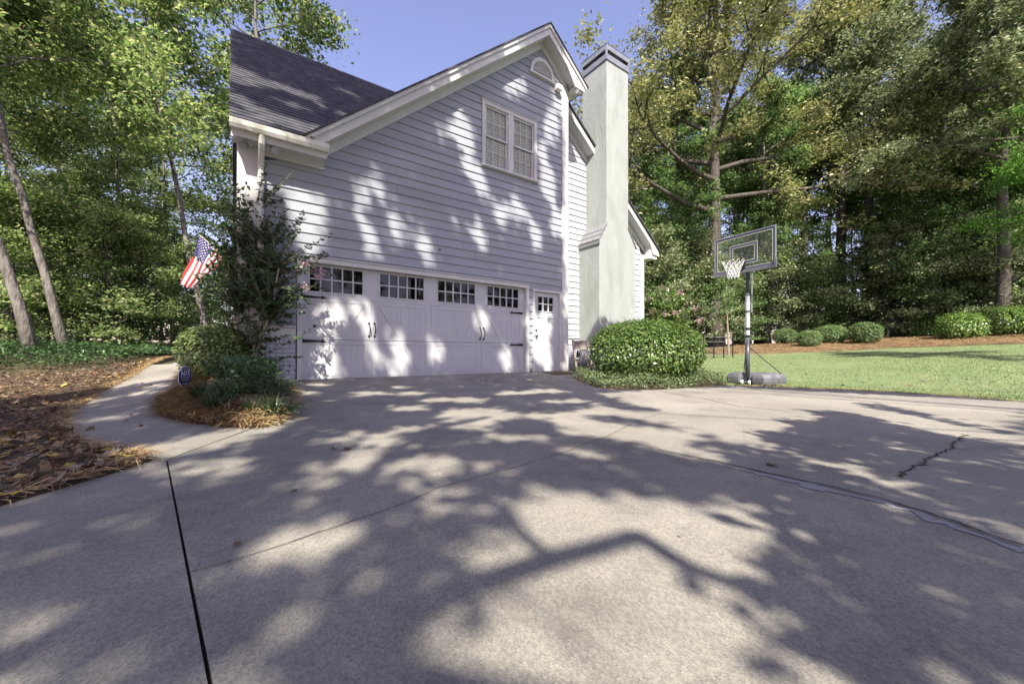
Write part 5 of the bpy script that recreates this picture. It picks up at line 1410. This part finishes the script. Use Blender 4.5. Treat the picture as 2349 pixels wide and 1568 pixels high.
cover('ivy', P, gz(P[:, 0], P[:, 1]) + .03, .10 + .18 * RNG.random(len(P)), 4, .075, lf_ivy, 'dark green ivy carpet at the foot of the leaning trees beyond the walkway', .08)

# strappy plants in the island bed
def strappy(x, y, z, n, L, label, mat):
    r = tag(empty('liriope_plant', (x, y, z)), label, 'plant', 'grassy clumps in the island bed')
    m_ = MB()
    for k in range(n):
        a = random.uniform(0, 6.283); l = L * random.uniform(.65, 1.15); ln = random.uniform(.35, .95); w_ = random.uniform(.006, .011); pr = []
        for i in range(6):
            t = i / 5; rad = l * ln * t; hz_ = l * (1.0 * t - .75 * ln * t * t * 1.25)
            pr.append((rad * math.cos(a), rad * math.sin(a), max(.01, hz_)))
        sx, sy = -math.sin(a), math.cos(a)
        v = []
        for i, p in enumerate(pr):
            ww = w_ * (1 - (i / 5) ** 2 * .95); v += [(p[0] + sx * ww, p[1] + sy * ww, p[2] + .002), (p[0] - sx * ww, p[1] - sy * ww, p[2])]
        m_.raw(v, [(2 * i, 2 * i + 1, 2 * i + 3, 2 * i + 2) for i in range(5)])
    m_.obj('blades', mat, r)
lir = leafmat('liriope_blade', [(0.03, 0.06, 0.025), (0.06, 0.10, 0.04), (0.10, 0.15, 0.06)], .2, rough=.35, spec=.5)
for px, py, nn, L in ((460, 925, 90, .44), (490, 940, 90, .44), (520, 930, 80, .44), (550, 925, 60, .42), (600, 922, 80, .42), (640, 912, 90, .44), (628, 948, 90, .42), (652, 938, 70, .36), (580, 945, 50, .32), (650, 895, 70, .38), (615, 900, 70, .40)):
    x, y = on_ground(px, py, .1)
    strappy(x, y, float(island_z(np.array([x]), np.array([y]))[0]) - .01, nn, L, 'clump of arching dark green strap leaves in the island bed', lir)
# low leafy plants between them
P = np.array([on_ground(px, py, .12) for px, py in ((560, 895), (590, 900), (610, 890), (530, 905), (575, 915), (600, 880))])
P = P[RNG.integers(0, len(P), 420)] + RNG.normal(0, .11, (420, 2))
P = P[inside(ISLAND, P[:, 0], P[:, 1])]
cover('bed_plants', P, island_z(P[:, 0], P[:, 1]), np.full(len(P), .42), 6, .05, lf_myr, 'low leafy plants at the foot of the crape myrtle', .05)

# leaves dropped on the concrete and the lawn
def on_lawn(px, py): x, y = on_ground(px, py); return x, y
def single(px, py, s, k, label, group, lift):
    x, y = on_ground(px, py)
    o = add('fallen_leaf', leaf_me[k], None, (x, y, gzf(x, y) + lift), (random.gauss(0, .25), random.gauss(0, .25), random.uniform(0, 6.28)), (s, s, s))
    tag(o, label, 'leaf', group)
for px, py, s, k in ((205, 992, .09, 1), (323, 984, .05, 4), (290, 972, .04, 1), (345, 888, .09, 3), (330, 893, .06, 6), (325, 883, .07, 1), (361, 884, .07, 7), (415, 838, .09, 1), (300, 958, .05, 1)):
    single(px, py, s, k, 'dry leaf fallen on the pale walkway', 'leaves fallen on the walkway', .034)
for px, py, s, k in ((1772, 1079, .10, 7), (673, 1141, .05, 1), (765, 1040, .05, 1), (795, 1041, .07, 1), (1262, 871, .10, 7), (1560, 1250, .02, 2), (545, 1270, .04, 1)):
    single(px, py, s, k, 'dry leaf fallen on the driveway', 'leaves fallen on the driveway', .038)
for i in range(30):
    single(random.uniform(1700, 2340), random.uniform(832, 900), random.uniform(.05, .13), random.choice([1, 1, 2, 7, 4]), 'dry leaf lying on the lawn', 'leaves lying on the lawn', .03)

# ------------------------------------------------------------------ the tall trees behind the camera whose crowns shade the drive and the gable
LITP = [[(830, 1568), (930, 1500), (1000, 1425), (1174, 1312), (1300, 1276), (1445, 1240), (1560, 1300), (1720, 1362), (1765, 1405), (1720, 1420), (1790, 1490), (1915, 1568), (1900, 1900), (700, 1900)],
        [(1174, 1190), (1230, 1120), (1330, 1130), (1500, 1150), (1600, 1162), (1720, 1152), (1730, 1172), (1660, 1195), (1770, 1235), (1795, 1325), (1740, 1355), (1600, 1308), (1448, 1236), (1400, 1244), (1250, 1288), (1174, 1306), (1080, 1330), (1100, 1250)],
        [(1370, 905), (1660, 890), (2349, 925), (2349, 1005), (2200, 972), (2000, 928), (1950, 928), (2050, 950), (2349, 1012), (2349, 1032), (2120, 997), (1950, 948), (1840, 945), (1880, 968), (1760, 967), (1820, 990), (1740, 997), (1760, 1030), (1850, 1060), (1980, 1075), (2100, 1140), (2349, 1240), (2349, 1262), (2130, 1172), (1990, 1122), (1930, 1092), (1780, 1042), (1650, 1020), (1560, 960), (1450, 930)]]
LITE = [(475, 1020, 185, 22, -11), (500, 1070, 110, 18, -6), (518, 1092, 48, 22, -25), (772, 1085, 120, 25, -26), (905, 1078, 88, 12, -22), (790, 1011, 50, 11, -15), (750, 1186, 38, 26, 0),
        (850, 906, 32, 6, 0), (945, 906, 40, 5, 0), (925, 891, 24, 4, 0), (1040, 921, 80, 7, 0), (940, 941, 34, 8, 0), (1100, 956, 90, 17, 0), (940, 988, 38, 10, 0), (1080, 986, 50, 9, 0), (870, 1011, 50, 9, 0), (950, 1026, 38, 6, 0), (1140, 1008, 55, 8, 0),
        (1030, 1075, 80, 18, -4), (1150, 1081, 66, 12, 0), (1010, 1136, 80, 17, 0), (1060, 1176, 105, 24, -8), (660, 1270, 195, 46, -20), (600, 1500, 135, 62, -15), (730, 885, 28, 5, 0), (700, 905, 40, 5, 0), (668, 966, 30, 9, 0),
        (1620, 985, 90, 14, 8), (1500, 960, 90, 12, 5), (1650, 930, 110, 16, 4), (1370, 990, 95, 22, 5), (1280, 960, 75, 12, 0), (1480, 1000, 115, 18, 6), (1560, 1040, 85, 16, 8), (1250, 900, 50, 5, 0), (1310, 925, 60, 6, 0), (1180, 905, 40, 5, 0), (1400, 950, 70, 10, 8), (1230, 1010, 50, 9, 0), (1330, 1045, 60, 10, 8), (2040, 1025, 60, 5, 20), (2180, 1068, 36, 3, 25), (2190, 1280, 40, 3, 25), (2310, 1385, 50, 5, 35)]
for (x, y, rx, ry, an) in ((340, 868, 40, 3, -5), (330, 905, 55, 4, -8), (390, 850, 30, 3, 0), (270, 960, 60, 5, -8), (380, 885, 30, 3, 0), (60, 1010, 50, 5, -15), (180, 930, 50, 4, -10), (90, 930, 40, 3, 0), (250, 890, 40, 3, 0), (310, 1060, 60, 6, -20), (430, 975, 25, 4, 0), (610, 970, 45, 14, -6), (110, 870, 60, 4, 0), (480, 870, 40, 16, 0)):
    LITE.append((x, y, rx, ry, an))
def zc(cx, cy, rx, ry, an=12):   # ellipses read on the enlarged gable
    S_ = 2349 / 3072; k = S_ / 2.4118
    return ((900 * S_ + cx * k), (150 * S_ + cy * k), rx * k, ry * k, an)
def z3(cx, cy, rx, ry, an=12):
    S_ = 2349 / 3072; k = S_ / 2.7635
    return ((850 * S_ + cx * k), (700 * S_ + cy * k), rx * k, ry * k, an)
WLIT = [zc(*e) for e in ((900, 640, 75, 130, -20), (1040, 720, 62, 170, -25), (1170, 600, 85, 150, -20), (1200, 830, 60, 130, -25), (690, 770, 62, 90, -20), (560, 770, 66, 60, 0), (490, 980, 46, 74, 0), (440, 1180, 52, 112, 0), (610, 1020, 50, 90, -20), (730, 850, 66, 110, -25), (1300, 950, 50, 120, -25), (850, 930, 56, 120, -25), (700, 1300, 60, 100, -20), (520, 1410, 60, 120, -15), (910, 1430, 60, 130, -25), (1440, 1190, 46, 100, -20), (1100, 1160, 46, 120, -25), (1560, 1150, 56, 100, -20), (1820, 560, 46, 130, 0), (1790, 960, 60, 130, -10), (1560, 270, 95, 50, 0), (1870, 330, 50, 90, 0), (1740, 740, 40, 90, -15), (60, 1250, 120, 240, -15), (190, 1075, 62, 30, 10), (1700, 1350, 40, 120, -15), (1300, 1340, 40, 110, -20), (1850, 1250, 40, 120, 0))] + \
       [z3(*e) for e in ((700, 680, 62, 140, 0), (960, 940, 66, 170, -20), (740, 960, 60, 80, 0), (350, 700, 130, 140, -20), (340, 1050, 120, 150, -30), (1250, 950, 60, 90, -15), (940, 1090, 90, 85, 0), (1660, 700, 60, 80, 0), (2150, 930, 60, 220, -10), (2200, 700, 50, 120, -15), (1850, 1000, 46, 110, -20), (560, 560, 60, 60, 0), (2050, 850, 30, 300, 0))]
def in_ell(E, x, y):
    r = np.zeros(np.shape(x), bool)
    for cx, cy, rx, ry, an in E:
        a = math.radians(an); u = (x - cx) * math.cos(a) + (y - cy) * math.sin(a); v = -(x - cx) * math.sin(a) + (y - cy) * math.cos(a)
        r |= (u / rx) ** 2 + (v / ry) ** 2 < 1
    return r
def vnoise(x, y, f, seed=0):
    return (np.sin(x * f + seed) * np.cos(y * f * 1.13 + seed * 2.1) + .6 * np.sin((x + y) * f * 2.1 + seed) + .5 * np.cos((x * .7 - y) * f * 3.3 + seed * 1.7)) / 2.1
ld = np.array(LDIR)
TG = []      # target points, caster height, tightness
def add_targets(X, Y, Z, hlo, hhi):
    h = RNG.uniform(hlo, hhi, len(X)); t = h / -ld[2]
    TG.append(np.stack([X - ld[0] * t, Y - ld[1] * t, Z - ld[2] * t], 1))
# ground
n = 62000
X = RNG.uniform(-6.0, 17, n); Y = RNG.uniform(-12.5, 1.0, n)
k = ~((Y > -.02) & (X > -.95) & (X < 6.4)); X, Y = X[k], Y[k]; Z = gz(X, Y)
px, py, dp = to_px(X, Y, Z)
infr = (dp > .3) & (px > 0) & (px < 2349) & (py < 1568)
lit = np.zeros(len(X), bool)
for ox, oy in ((0, 0), (.085, 0), (-.085, 0), (0, .085), (0, -.085)):
    kq = np.clip((dp - .6) / 4, .2, 1)
    qx_, qy_, _ = to_px(X + ox * kq, Y + oy * kq, Z)
    for pl in LITP: lit |= inside(pl, qx_, qy_)
    lit |= in_ell(LITE, qx_, qy_)
lawnr = inside(LAWN, X, Y)
lsh = (vnoise(X * .5, Y * 1.5, 1.1, 2) > .1) & (px > 1950) & (py < 842 - (2349 - px) * .06)
gcr = inside(GCOVER, X, Y) | ((X > 6.5) & (Y > -3.0) & (px < 1700) & (px > 1430))
behind = ~infr
shade = np.where(lawnr, lsh, ~lit)
shade &= ~gcr
shade &= np.where(behind & ~lawnr, vnoise(X, Y, 1.6, 4) > -.15, True)
sharp = (px > 1690) & infr
k = shade & ~sharp & (X < 14); add_targets(X[k], Y[k], Z[k], 7.5, 11)
k = shade & sharp; add_targets(X[k], Y[k], Z[k], 4.3, 6.2)
# gable wall and garage door
n = 12000
X = RNG.uniform(-.95, 6.2, n); Z = RNG.uniform(0, 8.3, n); k = Z < np.minimum(rake_l(X, 8.0), 8.6); X, Z = X[k], Z[k]; Y = np.zeros(len(X))
px, py, dp = to_px(X, Y, Z)
lw = np.zeros(len(X), bool)
for ox, oz in ((0, 0), (.09, 0), (-.09, 0), (0, .16), (0, -.16)):
    qx_, qy_, _ = to_px(X + ox, Y, Z + oz)
    lw |= in_ell(WLIT, qx_, qy_)
k = ~lw
add_targets(X[k], Y[k], Z[k], 10, 13)
# roof
n = 6000
X = RNG.uniform(-1, 3.2, n); s_ = RNG.random(n); Y = YE + (YRG - YE) * s_; Z = ZE + (ZRG - ZE) * s_
k = vnoise(X * .8 + s_ * 2, s_ * 9, 1.6, 1) > np.where(s_ > .48, -.62, np.where(X < .6, .12, -.25)); add_targets(X[k], Y[k], Z[k], 8, 11)
TG = np.concatenate(TG)
# keep the crowns out of the picture
px, py, dp = to_px(TG[:, 0], TG[:, 1], TG[:, 2])
TG = TG[~((dp > 0) & (px > -120) & (px < 2470) & (py > -140))]
lf_shade = lf_oak
trees = [(-9.5, -19.5), (-3.5, -21.0), (3.0, -19.0), (8.5, -16.5), (15.0, -17.0), (-13.0, -15.0)]
TX = np.array(trees)
own = np.argmin(((TG[:, None, :2] - TX[None]) ** 2).sum(-1), 1)
px2w = lambda pts, h: [np.array([*(np.array(on_ground(*p)) - ld[:2] * (h / -ld[2])), gzf(*on_ground(*p)) + h]) for p in pts]
LIMBS = [(px2w([(700, 1500), (960, 1392), (1100, 1338), (1250, 1288), (1350, 1262), (1452, 1232)], 6.0), .062, .045), (px2w([(1452, 1232), (1500, 1262), (1560, 1302), (1650, 1335), (1760, 1370), (1900, 1400)], 6.0), .045, .03),
         (px2w([(1174, 1205), (1215, 1245), (1256, 1286)], 6.0), .025, .035), (px2w([(760, 1180), (830, 1112), (900, 1045), (1000, 988), (1120, 960)], 8.5), .06, .045), (px2w([(900, 1045), (1020, 1040), (1174, 1062), (1240, 1100)], 8.5), .045, .03), (px2w([(1000, 1152), (1110, 1152), (1160, 1175), (1200, 1240)], 7), .05, .035), (px2w([(1174, 945), (1330, 930), (1420, 915)], 9), .07, .05)]
for ti, (tx, ty) in enumerate(trees):
    pts = TG[own == ti]
    if len(pts) < 30: continue
    tz = gzf(tx, ty)
    r = tag(empty('shade_tree', (tx, ty, tz - .02)), 'tall broad oak at the street end of the driveway, shading the concrete', 'tree', 'oaks behind the viewer')
    org = np.array([tx, ty, tz])
    topz = pts[:, 2].max()
    tb = MB()
    tb.tube([np.array([0, 0, -.4]), np.array([.1, .05, topz * .25]), np.array([-.1, .15, topz * .5]), np.array([.1, .3, topz * .66])], [.36, .26, .15, .05], 10)
    # limbs to clusters of the crown, then leaves
    cen = pts[RNG.choice(len(pts), 9, replace=False)]
    for c in cen:
        s0 = np.array([0, .1, min(topz * .6, max(topz * .4, (c[2] - tz) * .62))]); e0 = c - org
        md = s0 * .5 + e0 * .5 + np.array([0, 0, .5])
        tb.tube([s0, md, e0], [.035, .022, .008], 6, False)
    if ti == 2:
        for pl, ra, rb in LIMBS:
            tb.tube([p - org for p in pl], list(np.linspace(ra, rb, len(pl))), 8, False)
        p0 = LIMBS[0][0][0] - org; tb.tube([np.array([0, .1, 5.0]), p0 * .5 + np.array([0, 0, 2.7]), p0], [.12, .1, .07], 8, False)
    add('trunk', tb.mesh('shade_trunk', bark_d, True), r)
    k = np.repeat(np.arange(len(pts)), 5)
    Q = pts[k] + RNG.normal(0, .07, (len(k), 3)) - org
    add('crown', leaf_mesh('shade_crown', Q, .135, lf_shade, aspect=.62), r)
